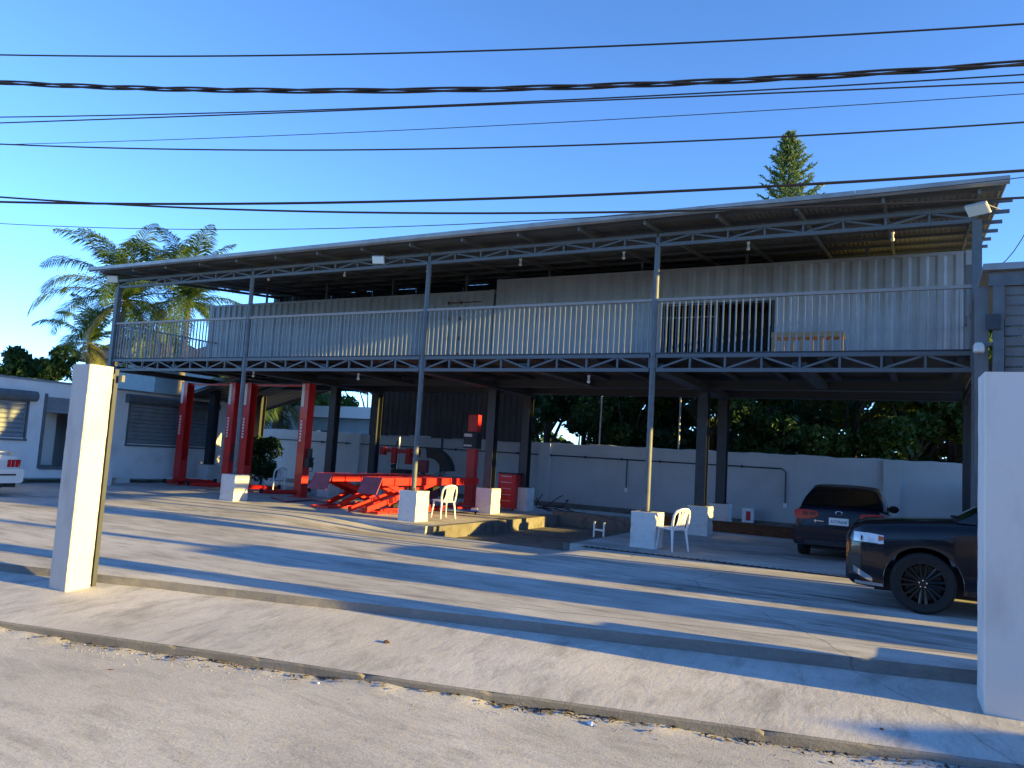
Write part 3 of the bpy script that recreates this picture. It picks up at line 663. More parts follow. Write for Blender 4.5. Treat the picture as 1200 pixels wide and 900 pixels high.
# ------------------------------------------------------------------ the other side of the street (behind the camera)
rb = random.Random(41)
for k, (xa_, wd_, hh_, m_) in enumerate([(-44, 13, 6.2, 'house_blue'), (-28, 12, 5.0, 'fascia_white'), (-13, 14, 6.8, 'backwall_paint'), (4, 12, 5.4, 'house_blue'), (19, 14, 6.4, 'fascia_white')]):
    yk = -14.5 + .24 * (xa_ + wd_ / 2)
    h_ = thing('street_house', ['two storey pale blue house', 'low white bungalow', 'grey two storey house', 'small pale blue house', 'white flat roofed house'][k] + ' on the opposite side of the street', 'house', (xa_ + wd_ / 2, yk - 4, -.5), UAS := math.atan(.24), 'houses across the street')
    part('wall', MB().box((-wd_ / 2, -4, 0), (wd_ / 2, 4, hh_)), m_, h_); part('roof', MB().box((-wd_ / 2 - .5, -4.5, hh_ + .002), (wd_ / 2 + .5, 4.6, hh_ + .22)), 'kerb_mat', h_)
    for i in range(3):
        for z in ((1.2, 3.9) if hh_ > 6 else (1.2,)): part('window', MB().box((-wd_ / 2 + 1.3 + i * 3.9, 3.99, z), (-wd_ / 2 + 2.7 + i * 3.9, 4.03, z + 1.3)), 'car_glass', h_)
    part('door', MB().box((-.5 + 1.9, 3.99, .5), (.5 + 1.9, 4.04, 2.6)), 'wood', h_)

# ------------------------------------------------------------------ vehicles
def interp(pts, x):
    if x <= pts[0][0]: return pts[0][1]
    for (a, u), (b, v) in zip(pts[:-1], pts[1:]):
        if x <= b: t = (x - a) / (b - a); return u + (v - u) * (t * t * (3 - 2 * t) * .5 + t * .5)
    return pts[-1][1]
def text_mesh(s, size, m):
    cu = bpy.data.curves.new('txt', 'FONT'); cu.body = s; cu.size = size; cu.align_x = 'CENTER'; cu.align_y = 'CENTER'; cu.extrude = .001
    o = bpy.data.objects.new('txt', cu); C.objects.link(o); dg = bpy.context.evaluated_depsgraph_get()
    me = bpy.data.meshes.new_from_object(o.evaluated_get(dg)); bpy.data.objects.remove(o); bpy.data.curves.remove(cu)
    me.materials.clear(); me.materials.append(MATS[m]); return me
def make_wheel(r, wd, rimr, spokes, rim_m):
    ty = MB().lathe([(rimr, -wd / 2 + .015), (r * .90, -wd / 2), (r * .965, -wd / 2 + .02), (r, -wd / 2 + .05), (r, wd / 2 - .05), (r * .965, wd / 2 - .02), (r * .90, wd / 2), (rimr, wd / 2 - .015)], 'y', 40).mesh('wheel', 'rubber', True)
    rm = MB().lathe([(rimr + .002, -wd / 2 + .012), (rimr - .012, -wd / 2 + .012), (rimr - .03, -wd / 2 + .05), (rimr - .035, wd / 2 - .02), (rimr + .002, wd / 2 - .012)], 'y', 40)
    rm.lathe([(rimr - .04, .02), (.02, .02), (.0, .02)], 'y', 28)                   # brake disc backing
    for k in range(spokes):
        a = 2 * math.pi * k / spokes; ca, sa = math.cos(a), math.sin(a)
        for off in (-.022, .022):
            p0 = Vector((ca * .06 - sa * off * .6, -wd / 2 + .03, sa * .06 + ca * off * .6)); p1 = Vector((ca * (rimr - .015) - sa * off * 1.7, -wd / 2 + .022, sa * (rimr - .015) + ca * off * 1.7))
            rm.tube([p0, (p0 + p1) / 2 + Vector((0, .008, 0)), p1], [.02, .016, .02], 5)
    rm.lathe([(.0, -wd / 2 + .012), (.055, -wd / 2 + .014), (.075, -wd / 2 + .03), (.08, .02)], 'y', 20)
    rim = rm.mesh('rim', rim_m, True)
    nb = MB()
    for k in range(5): a = 2 * math.pi * k / 5 + .3; nb.tube([(math.cos(a) * .045, -wd / 2 + .016, math.sin(a) * .045), (math.cos(a) * .045, -wd / 2 - .004, math.sin(a) * .045)], .009, 6)
    return ty, rim, nb.mesh('wheel_nuts', 'chrome')
def car(name, label, P, loc, rz):
    t = thing(name, label, P['cat'], loc, rz)
    L, W2, m = P['L'], P['W'] / 2, P['paint']; sill, rw, ra = P['sill'], P['rw'], P['rw'] + P.get('gap', .06)
    def bot(x):
        b = interp(P['bottom'], x)
        for xw in P['wx']:
            d = abs(x - xw)
            if d < ra: b = max(b, rw + math.sqrt(ra * ra - d * d))
        return b
    hw = lambda x: W2 * interp(P['plan'], x)
    top = lambda x: interp(P['top'], x)
    def sect(x):
        tp, b, w_ = top(x), bot(x), hw(x); cl_ = lambda z: max(z, b + .004)
        return [(0, tp), (.5 * w_, tp - .006), (.78 * w_, tp - .022), (.90 * w_, tp - .05), (.955 * w_, cl_(tp - .10)), (.985 * w_, cl_(tp - .19)), (w_, cl_(tp - .32)), (.998 * w_, cl_(.55)), (.985 * w_, cl_(b + .10)), (.965 * w_, b), (.6 * w_, b + .001), (0, b + .002)]
    def side_y(x, z):
        s = sect(x)
        for (ya, za), (yb, zb_) in zip(s[3:-3], s[4:-2]):
            if zb_ <= z <= za: f = 0 if za == zb_ else (za - z) / (za - zb_); return ya + (yb - ya) * f
        return hw(x)
    xs = sorted(set([0, .015, .04, .08, L - .08, L - .04, L - .015, L] + [round(i * .05, 3) for i in range(2, int(L / .05))] + [xw + s * (ra - e) for xw in P['wx'] for s in (-1, 1) for e in (.0, .004, .02)]))
    mb = MB(); n = None
    for x in xs:
        s = sect(x); ring = s + [(-y, z) for y, z in reversed(s[1:-1])]; n = len(ring); mb.v += [(x, y, z) for y, z in ring]
    for i in range(len(xs) - 1):
        for k in range(n): mb.f.append((i * n + k, i * n + (k + 1) % n, (i + 1) * n + (k + 1) % n, (i + 1) * n + k))
    mb.f += [tuple(range(n)), tuple((len(xs) - 1) * n + k for k in range(n - 1, -1, -1))]
    body = part('body', mb, m, t, True)
    part('underbody', MB().box((.35, -W2 * .62, .20), (L - .3, W2 * .62, .5)), 'black_plastic', t)
    # greenhouse
    G = P['gh']; xb0, xt0, xt1, xb1 = G['x']; zb0, zb1 = top(xb0) - .03, top(xb1) - .03; zr0, zr1, zrm = G['z']; wb, wt = W2 * G['wb'], W2 * G['wt']
    K = 9
    def gp(u, v, sgn):                      # u along, v from belt to roof edge
        b = Vector((xb0 + (xb1 - xb0) * u, sgn * wb * (1 - .05 * (2 * u - 1) ** 2), zb0 + (zb1 - zb0) * u)); zr = zr0 + (zr1 - zr0) * u + (zrm - (zr0 + zr1) / 2) * 4 * u * (1 - u)
        r = Vector((xt0 + (xt1 - xt0) * u, sgn * wt * (1 - .06 * (2 * u - 1) ** 2), zr)); q = b.lerp(r, v); q.y += sgn * .035 * math.sin(math.pi * v); return q
    g = MB(); V = [0, .25, .5, .75, .92, 1.]
    prof = lambda u: [gp(u, v, 1) for v in V] + [gp(u, 1, 1).lerp(gp(u, 1, -1), f) + Vector((0, 0, .035 * (1 - (2 * f - 1) ** 2) + (.012 if .05 < f < .95 else 0))) for f in (.08, .25, .5, .75, .92)] + [gp(u, v, -1) for v in reversed(V)]
    for i in range(K): g.v += prof(i / (K - 1))
    n = len(prof(0))
    for i in range(K - 1):
        for k in range(n - 1): g.f.append((i * n + k, i * n + k + 1, (i + 1) * n + k + 1, (i + 1) * n + k))
    g.f += [tuple(range(n)), tuple((K - 1) * n + k for k in range(n - 1, -1, -1))]
    cab = part('cabin', g, m, t, True)
    for u, nm, sg in ((0, 'windshield', -1), (1, 'rear_window', 1)):
        a, b, c, d = gp(u, .06, .93), gp(u, .06, -.93), gp(u, .93, -.90), gp(u, .93, .90)
        nrm = (b - a).cross(d - a).normalized()
        if nrm.x * sg < 0: nrm = -nrm
        q = MB(); NN = 6
        for j in range(NN + 1):
            for i in range(NN + 1):
                e, f = i / NN, j / NN; p = a.lerp(b, e).lerp(d.lerp(c, e), f) + nrm * (.008 + .03 * math.sin(math.pi * e)) ; q.v.append(tuple(p))
        for j in range(NN):
            for i in range(NN): q.f.append((j * (NN + 1) + i, j * (NN + 1) + i + 1, (j + 1) * (NN + 1) + i + 1, (j + 1) * (NN + 1) + i))
        part(nm, q, 'car_glass', cab, True)
    for sgn in (1, -1):
        for u0, u1 in G['win']:
            q = MB(); NN = 4
            for j in range(NN + 1):
                for i in range(NN + 1): p = gp(u0 + (u1 - u0) * i / NN, .10 + .80 * j / NN, sgn); p.y += sgn * .007; q.v.append(tuple(p))
            for j in range(NN):
                for i in range(NN): q.f.append((j * (NN + 1) + i, j * (NN + 1) + i + 1, (j + 1) * (NN + 1) + i + 1, (j + 1) * (NN + 1) + i))
            part('side_window', q, 'car_glass', cab, True)
        mp_ = gp(G['mir'], .06, sgn); mr = MB().lathe([(0, -.05), (.07, -.04), (.10, .02), (.095, .05), (0, .055)], 'x', 12)
        mr.v = [(p[0] * .9, p[1] * 1.15, p[2] * .85) for p in mr.v]
        o = part('mirror', mr, m, t, True); o.location = (mp_.x + .05, mp_.y + sgn * .10, mp_.z + .06)
        part('mirror_arm', MB().tube([(mp_.x + .04, mp_.y - sgn * .02, mp_.z + .02), (mp_.x + .05, mp_.y + sgn * .1, mp_.z + .04)], .02, 6), 'black_plastic', o).location = -o.location
    ty, rim, nuts = P['wheel']
    for xw in P['wx']:
        for sgn in (1, -1):
            o = put('wheel', ty, t, (xw, sgn * (W2 - .125), rw)); o.rotation_euler.z = math.pi if sgn > 0 else 0
            put('rim', rim, o); put('wheel_nuts', nuts, o)
    def patch(nm, x0, x1, zf0, zf1, mt, sgn, off=.006, parent=body, nx=8, nz=4):
        q = MB()
        for j in range(nz + 1):
            for i in range(nx + 1):
                x = x0 + (x1 - x0) * i / nx; za, zb_ = zf0(x), zf1(x); z = za + (zb_ - za) * j / nz; q.v.append((x, sgn * (side_y(x, z) + off), z))
        for j in range(nz):
            for i in range(nx): a = j * (nx + 1) + i; q.f.append((a, a + 1, a + nx + 2, a + nx + 1))
        return part(nm, q, mt, parent, True)
    return t, dict(body=body, side_y=side_y, patch=patch, hw=hw, top=top, bot=bot, cab=cab)

suvP = dict(cat='car', L=5.1, W=1.93, paint='paint_black_blue', sill=.30, rw=.385, gap=.065, wx=(.93, 3.97),
    bottom=[(0, .34), (.12, .27), (.5, .26), (1.4, .29), (3.4, .30), (4.5, .30), (5.1, .45)],
    plan=[(0, .74), (.06, .83), (.2, .92), (.45, .975), (.9, 1.0), (4.2, 1.0), (4.8, .96), (5.1, .86)],
    top=[(0, .93), (.03, 1.02), (.10, 1.08), (.25, 1.12), (.7, 1.17), (1.3, 1.215), (1.55, 1.22), (2.5, 1.20), (4.6, 1.20), (4.95, 1.16), (5.1, 1.0)],
    gh=dict(x=(1.30, 2.15, 4.55, 4.98), z=(1.70, 1.72, 1.80), wb=.93, wt=.72, win=[(.06, .33), (.36, .64), (.67, .93)], mir=.07), wheel=make_wheel(.385, .27, .265, 8, 'rim_black'))
sv, K_ = car('suv', 'shiny black blue SUV with black wheels parked behind the gate pillar', suvP, (-.90, 12.32, 0), 0)
for s in (-1, 1):
    hl = K_['patch']('headlight', .10, .47, lambda x: .835 - .02 * (x - .1) + .10 * max(0, (x - .36)), lambda x: .965 - .10 * max(0, x - .3), 'lamp_clear', s, .008)
    K_['patch']('indicator', .405, .468, lambda x: .868 + .3 * (x - .40), lambda x: .945 - .25 * (x - .40), 'amber', s, .010, hl)
    K_['patch']('lens_bezel', .19, .215, lambda x: .85 + 1.2 * (x - .19), lambda x: .93 - .6 * (x - .19), 'rim_black', s, .010, hl); K_['patch']('lens_bezel', .10, .40, lambda x: .832, lambda x: .842, 'rim_black', s, .010, hl)
    K_['patch']('fog_trim', .10, .34, lambda x: .44 - .5 * (x - .1), lambda x: .52 - .55 * (x - .1), 'chrome', s, .012)
    K_['patch']('lower_trim', .12, .47, lambda x: .285, lambda x: .325, 'silver', s, .015)
    K_['patch']('air_intake', .03, .20, lambda x: .40, lambda x: .66, 'black_plastic', s, .005)
    for xd in (1.95, 3.05):
        K_['patch']('door_gap', xd, xd + .008, lambda x: .36, lambda x: 1.06, 'black_plastic', s, .0025, nz=10, nx=1)
        K_['patch']('door_handle', xd + .62, xd + .80, lambda x: .985, lambda x: 1.012, 'chrome', s, .03)
    K_['patch']('sill_trim', 1.42, 3.5, lambda x: .30, lambda x: .36, 'black_plastic', s, .008)
    # flared arch lip
    for xw in suvP['wx']:
        q = MB(); pts = [(xw + .458 * math.cos(a), s * (K_['side_y'](xw, .8) - .004), .385 + .458 * math.sin(a)) for a in lin(-.1, math.pi + .1, 26)]
        part('arch_lip', MB().tube(pts, .006, 6), 'paint_black_blue', K_['body'], True)
part('grille', MB().box((-.012, -.55, .70), (.004, .55, .92)), 'black_plastic', K_['body']); part('wiper', MB().tube([(1.42, -.5, 1.225), (1.46, .3, 1.235)], .012, 5), 'black_plastic', K_['body'])
part('cowl', MB().box((1.28, -.74, 1.195), (1.46, .74, 1.222)), 'black_plastic', K_['body'])

sedP = dict(cat='car', L=4.50, W=1.76, paint='paint_navy', sill=.22, rw=.31, gap=.05, wx=(.86, 3.50),
    bottom=[(0, .30), (.2, .22), (1., .20), (3.2, .21), (4.2, .25), (4.5, .33)],
    plan=[(0, .70), (.08, .82), (.3, .93), (.8, 1.0), (3.6, 1.0), (4.1, .97), (4.35, .93), (4.46, .90), (4.5, .86)],
    top=[(0, .62), (.06, .70), (.3, .78), (.8, .88), (1.3, .95), (2., .97), (3.6, 1.03), (4.2, 1.07), (4.42, 1.085), (4.46, 1.05), (4.5, .98)],
    gh=dict(x=(1.15, 2.0, 3.25, 4.02), z=(1.40, 1.41, 1.46), wb=.93, wt=.73, win=[(.07, .42), (.46, .82), (.84, .93)], mir=.08), wheel=make_wheel(.31, .21, .205, 7, 'silver'))
se, K2 = car('sedan', 'dark navy sedan seen from behind with a white number plate', sedP, (-1.43, 21.10, 0), -math.pi / 2)
bd2 = K2['body']; XR = 4.5
def rear_poly(nm, poly, mt, x, dx, parent=bd2): return part(nm, MB().prism(poly, 'x', x, x + dx), mt, parent)
for s in (1, -1):
    tl = rear_poly('tail_light', [(s * .79, .79), (s * .80, .985), (s * .60, .985), (s * .40, .965), (s * .37, .89), (s * .44, .84), (s * .62, .80)], 'tail_red', XR - .035, .05)
    part('tail_light_side', MB().prism([(s * .80, .83), (s * .80, .97), (s * .835, .96), (s * .835, .84)], 'x', XR - .28, XR - .02), 'tail_red', tl)
    for k in range(2): part('lamp_segment', MB().box((XR + .015, s * .48 + .14 * k * s - .05, .87), (XR + .021, s * .48 + .14 * k * s + .05, .945)), 'tail_dark', tl)
    part('reflector', MB().box((XR + .062, s * .72 - .06, .40), (XR + .068, s * .72 + .06, .43)), 'tail_dark', bd2)
pts = [(y, .33) for y in (-.76, .76)]
part('rear_bumper', MB().prism([(-.83, .34), (-.80, .30), (.80, .30), (.83, .34), (.84, .56), (.80, .64), (-.80, .64), (-.84, .56)], 'x', XR - .2, XR + .06), 'paint_navy', bd2)
part('bumper_trim', MB().box((XR + .058, -.62, .31), (XR + .066, .62, .40)), 'black_plastic', bd2)
pl = part('number_plate', MB().box((XR + .002, -.18, .72), (XR + .014, .18, .86)), 'plate_white', bd2)
o = put('plate_text', text_mesh('A779608', .085, 'plate_ink'), pl, (XR + .016, 0, .78), (math.pi / 2, 0, math.pi / 2))
part('plate_frame', MB().box((XR - .002, -.19, .71), (XR + .009, .19, .872)), 'black_plastic', pl)
eb = MB().lathe([(.060, -.004), (.066, .004), (.056, .006), (.05, -.004)], 'x', 24); eb.v = [(p[0] + XR + .002, p[1], p[2] * .62 + .955) for p in eb.v]
part('badge', eb, 'chrome', bd2, True)
part('chrome_strip', MB().box((XR + .002, -.46, .77), (XR + .010, -.28, .782)), 'chrome', bd2); part('model_letter', MB().box((XR + .002, -.44, .745), (XR + .009, -.425, .80)), 'chrome', bd2)
part('boot_gap', MB().box((XR + .0005, -.52, .665), (XR + .003, .52, .675)), 'black_plastic', bd2)

wcP = dict(cat='car', L=4.65, W=1.86, paint='paint_white', sill=.2, rw=.325, gap=.05, wx=(.9, 3.62),
    bottom=[(0, .28), (.3, .2), (3.2, .2), (4.3, .24), (4.65, .36)],
    plan=[(0, .72), (.1, .84), (.4, .95), (.9, 1.), (3.8, 1.), (4.3, .97), (4.55, .92), (4.65, .84)],
    top=[(0, .64), (.1, .72), (1.2, .92), (2., .96), (3.7, .98), (4.4, 1.0), (4.6, .99), (4.65, .88)],
    gh=dict(x=(1.45, 2.2, 3.1, 3.95), z=(1.33, 1.31, 1.37), wb=.88, wt=.62, win=[(.08, .62), (.66, .9)], mir=.08), wheel=make_wheel(.325, .24, .22, 5, 'silver'))
cpos = onZ(27, 575, 0); hd = math.atan2(.50, -.86)
cc = onZ(26, 581, 0) - Vector((-.1, .995, 0)) * .93; ax = Vector((.995, .1, 0)).normalized()
wcar, K3 = car('coupe', 'white coupe with a boot spoiler parked by the office container', wcP, cc - ax * 4.65, math.atan2(ax.y, ax.x))
b3 = K3['body']; X3 = 4.65
for s in (1, -1):
    for k in range(3): part('tail_light', MB().box((X3 - .12, s * (.50 + .10 * k) - .042, .70), (X3 + .012, s * (.50 + .10 * k) + .042, .88)), 'tail_red', b3)
    part('tail_light', MB().box((X3 - .30, s * .775 - .03, .70), (X3 - .02, s * .775 + .03, .88)), 'tail_red', b3)
    part('bumper_slot', MB().box((X3 + .075, s * .45 - .2, .50), (X3 + .086, s * .45 + .2, .54)), 'black_plastic', b3)
    part('exhaust_tip', MB().tube([(X3 - .2, s * .5, .27), (X3 + .06, s * .5, .27)], .045, 10), 'black_plastic', b3)
part('rear_bumper', MB().prism([(-.84, .36), (-.80, .32), (.80, .32), (.84, .36), (.86, .60), (.82, .66), (-.82, .66), (-.86, .60)], 'x', X3 - .22, X3 + .08), 'paint_white', b3)
part('bumper_valance', MB().box((X3 - .3, -.7, .22), (X3 + .03, .7, .335)), 'black_plastic', b3)
part('spoiler', MB().prism([(X3 - .30, 1.02), (X3 - .02, 1.05), (X3 + .0, 1.075), (X3 - .28, 1.05)], 'y', -.72, .72), 'paint_white', b3)
for s in (-1, 1): part('spoiler_leg', MB().box((X3 - .2, s * .6 - .03, .98), (X3 - .08, s * .6 + .03, 1.07)), 'paint_white', b3)
part('number_plate', MB().box((X3 + .001, -.16, .72), (X3 + .008, .16, .84)), 'plate_white', b3)

# ------------------------------------------------------------------ workshop equipment
def chair(p, head, label):
    t = thing('plastic_chair', label, 'chair', (p.x, p.y, p.z), head, 'white plastic chairs in the yard')
    m = 'plastic_white'                     # faces +x in its own frame
    sm = MB().bbox((-.20, -.215, .42), (.23, .215, .445), .012); sm.v = [(x, y * (1 + .1 * x), z + .02 * (x > .15)) for x, y, z in sm.v]
    part('seat', sm, m, t)
    for sx, sy in ((1, 1), (1, -1), (-1, 1), (-1, -1)):
        top_ = Vector((sx * .18, sy * .185, .425)); bt = Vector((sx * .23 - .01, sy * .225, 0)); part('leg', MB().tube([bt, bt.lerp(top_, .5), top_], [.017, .022, .03], 6), m, t, True)
    bk = lambda y, z: Vector((-.19 - .20 * (z - .42) - .05 * (1 - (y / .2) ** 2) * (z - .42) / .4, y, z))
    fr = [bk(-.205, .43), bk(-.215, .58), bk(-.21, .72), bk(-.17, .80), bk(-.08, .835), bk(0, .84), bk(.08, .835), bk(.17, .80), bk(.21, .72), bk(.215, .58), bk(.205, .43)]
    part('back_frame', MB().tube(fr, [.026] * 3 + [.03, .034, .036, .034, .03] + [.026] * 3, 6), m, t, True)
    for y in (-.115, -.04, .04, .115):
        q = MB()
        for k in range(6):
            z = .44 + .38 * k / 5; yy = y * (1 - .25 * math.sin(math.pi * k / 5)); c = bk(yy, z); q.v += [(c.x - .006, yy - .022, z), (c.x - .006, yy + .022, z), (c.x + .006, yy + .022, z), (c.x + .006, yy - .022, z)]
        for k in range(5):
            for i in range(4): q.f.append((k * 4 + i, k * 4 + (i + 1) % 4, k * 4 + 4 + (i + 1) % 4, k * 4 + 4 + i))
        part('back_slat', q, m, t)
chair(onZ(787, 645, 0), R_(151), 'white plastic chair beside the footing near the drain grate')
chair(onZ(519, 607, 0), R_(155), 'white plastic chair beside the red scissor lift')
chair(onZ(323, 577, 0), R_(160), 'white plastic chair between the potted plant and the two post lift')

def post_lift(label, xa, xb, y, group):
    t = thing('two_post_lift', label, 'car lift', ((xa + xb) / 2, y, 0), 0, group, True)
    H = 3.6
    for k, (x, s) in enumerate(((xa, 1), (xb, -1))):
        col = MB(); prof = [(x - .15, y - .14), (x + .15, y - .14), (x + .15, y + .14), (x - .15, y + .14)]
        # C section open to the middle
        th = .02; xo = x - s * .15
        for a, b in (((x - .15, y - .15), (x + .15, y - .13)), ((x - .15, y + .13), (x + .15, y + .15)), ((min(xo, xo + s * .02), y - .13), (max(xo, xo + s * .02), y + .13))): col.box((a[0], a[1], .02), (b[0], b[1], H))
        c = part('column', col, 'lift_red', t)
        part('base_plate', MB().box((x - .28, y - .25, .001), (x + .28, y + .25, .02)), 'lift_red', t)
        part('sticker', MB().box((x - .13, y - .154, H - .75), (x - .02, y - .1505, H - .04)), 'sticker_white', c)
        for i in range(7): part('sticker', MB().box((x - .09, y - .154, 1.75 + i * .10), (x - .02, y - .1505, 1.82 + i * .10)), 'sticker_white', c)
        part('carriage', MB().box((x + s * .02 - .12, y - .12, .12), (x + s * .02 + .12, y + .12, .85)), 'lift_red', t)
        for dy in (-1, 1):
            part('arm', MB().tube([(x + s * .05, y + dy * .16, .16), (x + s * .45, y + dy * .7, .14), (x + s * .6, y + dy * 1.05, .14)], [.075, .065, .05], 4), 'lift_red', t)
            part('arm_pad', MB().lathe([(0, .24), (.06, .24), (.06, .1), (.03, .1)], 'z', 12, (x + s * .6, y + dy * 1.05, 0)), 'rubber', t)
    part('crossbar', MB().box((xa - .1, y - .03, H - .10), (xb + .1, y + .03, H - .04)), 'lift_red', t)
    part('power_unit', MB().bbox((xb + .16, y - .12, .95), (xb + .36, y + .10, 1.25), .02).tube([(xb + .26, y, 1.25), (xb + .26, y, 1.55)], .09, 12).box((xb + .15, y - .06, 1.22), (xb + .42, y + .06, 1.26)), 'black_plastic', t)
    part('hose', MB().tube([(xb + .36, y - .05, 1.2), (xb + .5, y - .05, 1.1), (xb + .46, y - .05, .85), (xb + .3, y - .05, .8)], .012, 6), 'black_plastic', t)
post_lift('tall red two post car lift in front of the white office container', -22.92, -20.55, 18.5, 'red two post lifts')
post_lift('tall red two post car lift beside the white plastic chair and the scissor lift', -19.82, -17.28, 18.5, 'red two post lifts')

sl = thing('scissor_lift', 'bright red raised scissor car lift with twin platforms behind a footing', 'car lift', (-13.4, 18.5, 0), worldparts=True)
ZP = .93
for xa in (-14.55, -12.88):
    xb = xa + .62
    part('platform', MB().box((xa, 16.1, ZP - .20), (xa + .03, 21.0, ZP)).box((xb - .03, 16.1, ZP - .20), (xb, 21.0, ZP)).box((xa + .031, 16.1, ZP - .03), (xb - .031, 21.0, ZP - .002)), 'scissor_red', sl)
    for k in range(7):
        y = 16.6 + k * .68; part('platform_rib', MB().box((xa + .031, y, ZP - .17), (xb - .031, y + .03, ZP - .031)), 'lift_red', sl)
        part('side_stiffener', MB().box((xb, y, ZP - .2), (xb + .035, y + .05, ZP - .01)), 'lift_red', sl)
    part('ramp_flap', MB().add([(xa, 16.08, ZP), (xb, 16.08, ZP), (xb, 15.86, ZP - .42), (xa, 15.86, ZP - .42), (xa, 16.11, ZP - .012), (xb, 16.11, ZP - .012), (xb, 15.89, ZP - .43), (xa, 15.89, ZP - .43)], [(0, 1, 2, 3), (7, 6, 5, 4), (0, 3, 7, 4), (1, 5, 6, 2), (0, 4, 5, 1), (3, 2, 6, 7)]), 'flap_red', sl)
    for xx in (xa + .08, xb - .08):
        bar('scissor_arm', (xx, 15.5 if xa > -13.5 else 16.6, .10), (xx, 18.55, ZP - .16), .06, .13, 'scissor_red', sl)
        bar('scissor_arm', (xx - .065, 18.55, .10), (xx - .065, 16.5, ZP - .16), .05, .13, 'scissor_red', sl)
    part('base_frame', MB().box((xa, 16.0, .002), (xa + .1, 21.0, .07)).box((xb - .1, 16.0, .002), (xb, 21.0, .07)).box((xa + .101, 16.0, .002), (xb - .101, 16.1, .06)), 'lift_red', sl)
    bar('cylinder', (xa + .31, 17.0, .15), (xa + .31, 19.2, ZP - .25), .09, .09, 'black_plastic', sl)

p = onZ(550, 592, 0)
at = thing('alignment_tower', 'red wheel alignment column with a black camera head near the rear wall', 'machine', (p.x, p.y, 0))
part('column', MB().box((-.15, -.12, .0), (.15, .12, 1.85)), 'lift_red', at); part('base', MB().box((-.3, -.25, .0), (.3, .25, .08)), 'lift_red', at)
part('camera_head', MB().bbox((-.28, -.2, 1.86), (.22, .18, 2.40), .02), 'black_plastic', at)
part('top_box', MB().bbox((-.16, -.15, 2.42), (.18, .15, 2.98), .015), 'lift_red', at)
part('light_panel', MB().box((-.24, -.215, 2.24), (.06, -.201, 2.34)), 'sticker_white', at); part('light_panel', MB().box((-.24, -.215, 1.92), (.06, -.201, 1.98)), 'sticker_white', at)
p = onY(470, 560, 23.6)
tc_ = thing('tyre_changer', 'red and black tyre changer with a silver column by the rear wall', 'machine', (p.x, p.y, 0))
part('cabinet', MB().bbox((-.25, -.35, 0), (.45, .35, .95), .02), 'black_plastic', tc_); part('column', MB().tube([(-.2, 0, .5), (-.2, 0, 2.15)], .045, 12), 'silver', tc_, True)
part('side_post', MB().box((-.5, .25, .0), (-.42, .35, 2.0)), 'black_plastic', tc_)
part('arm', MB().box((-.95, -.08, 1.55), (.75, .08, 1.70)), 'lift_red', tc_)
for x in (-.9, -.35, .3, .65): part('clamp', MB().bbox((x - .1, -.14, 1.15 if abs(x) < .4 else 1.45), (x + .1, .1, 1.75), .02), 'lift_red', tc_)
part('roller', MB().lathe([(0, -.05), (.09, -.05), (.09, .05), (0, .05)], 'y', 14, (-.25, -.2, 1.05)), 'black_plastic', tc_, True)
p = onY(500, 560, 23.2)
wb_ = thing('wheel_balancer', 'dark red wheel balancer with a black curved wheel hood by the rear wall', 'machine', (p.x, p.y, 0))
part('cabinet', MB().bbox((-.4, -.25, 0), (.35, .3, .8), .02), 'flap_red', wb_); part('display_head', MB().bbox((-.38, -.1, .9), (.0, .12, 1.35), .03), 'flap_red', wb_); part('display_stem', MB().box((-.25, -.04, .79), (-.12, .06, .91)), 'black_plastic', wb_)
hd_ = MB(); NA = 14
for yy in (-.02, .3):
    for r in (.55, .95):
        for k in range(NA + 1): a = lin(R_(5), R_(100), NA + 1)[k]; hd_.v.append((.05 + r * math.cos(a), yy, .95 + r * .9 * math.sin(a)))
n = NA + 1
for k in range(NA): hd_.f += [(k, k + 1, n + k + 1, n + k), (2 * n + k, 3 * n + k, 3 * n + k + 1, 2 * n + k + 1), (n + k, n + k + 1, 3 * n + k + 1, 3 * n + k), (k, 2 * n + k, 2 * n + k + 1, k + 1)]
hd_.f += [(0, n, 3 * n, 2 * n), (NA, 2 * n + NA, 3 * n + NA, n + NA)]
part('wheel_hood', hd_, 'black_plastic', wb_, True); part('shaft', MB().tube([(.3, .1, .9), (.75, .1, .9)], .03, 8), 'silver', wb_); part('hood_arm', MB().tube([(.34, .2, .7), (.5, .2, .8), (.62, .2, 1.0)], .02, 6), 'black_plastic', wb_)
p = onY(597, 590, 21.7)
tcab = thing('tool_cabinet', 'red tool cabinet with drawers beside a white footing', 'cabinet', (p.x, p.y, 0))
part('case', MB().bbox((-.32, -.25, .06), (.28, .25, 1.12), .012), 'lift_red', tcab); part('top_tray', MB().box((-.34, -.27, 1.122), (.34, .27, 1.16)), 'black_plastic', tcab)
for k in range(5):
    d_ = part('drawer', MB().box((-.27, -.268, .14 + k * .19), (.23, -.2505, .31 + k * .19)), 'lift_red', tcab); part('handle', MB().box((-.2, -.285, .28 + k * .19), (.16, -.2685, .30 + k * .19)), 'silver', d_)
for x in (-.25, .22): part('caster', MB().lathe([(0, -.02), (.03, -.02), (.03, .02), (0, .02)], 'y', 10, (x, -.2, .031)), 'rubber', tcab)
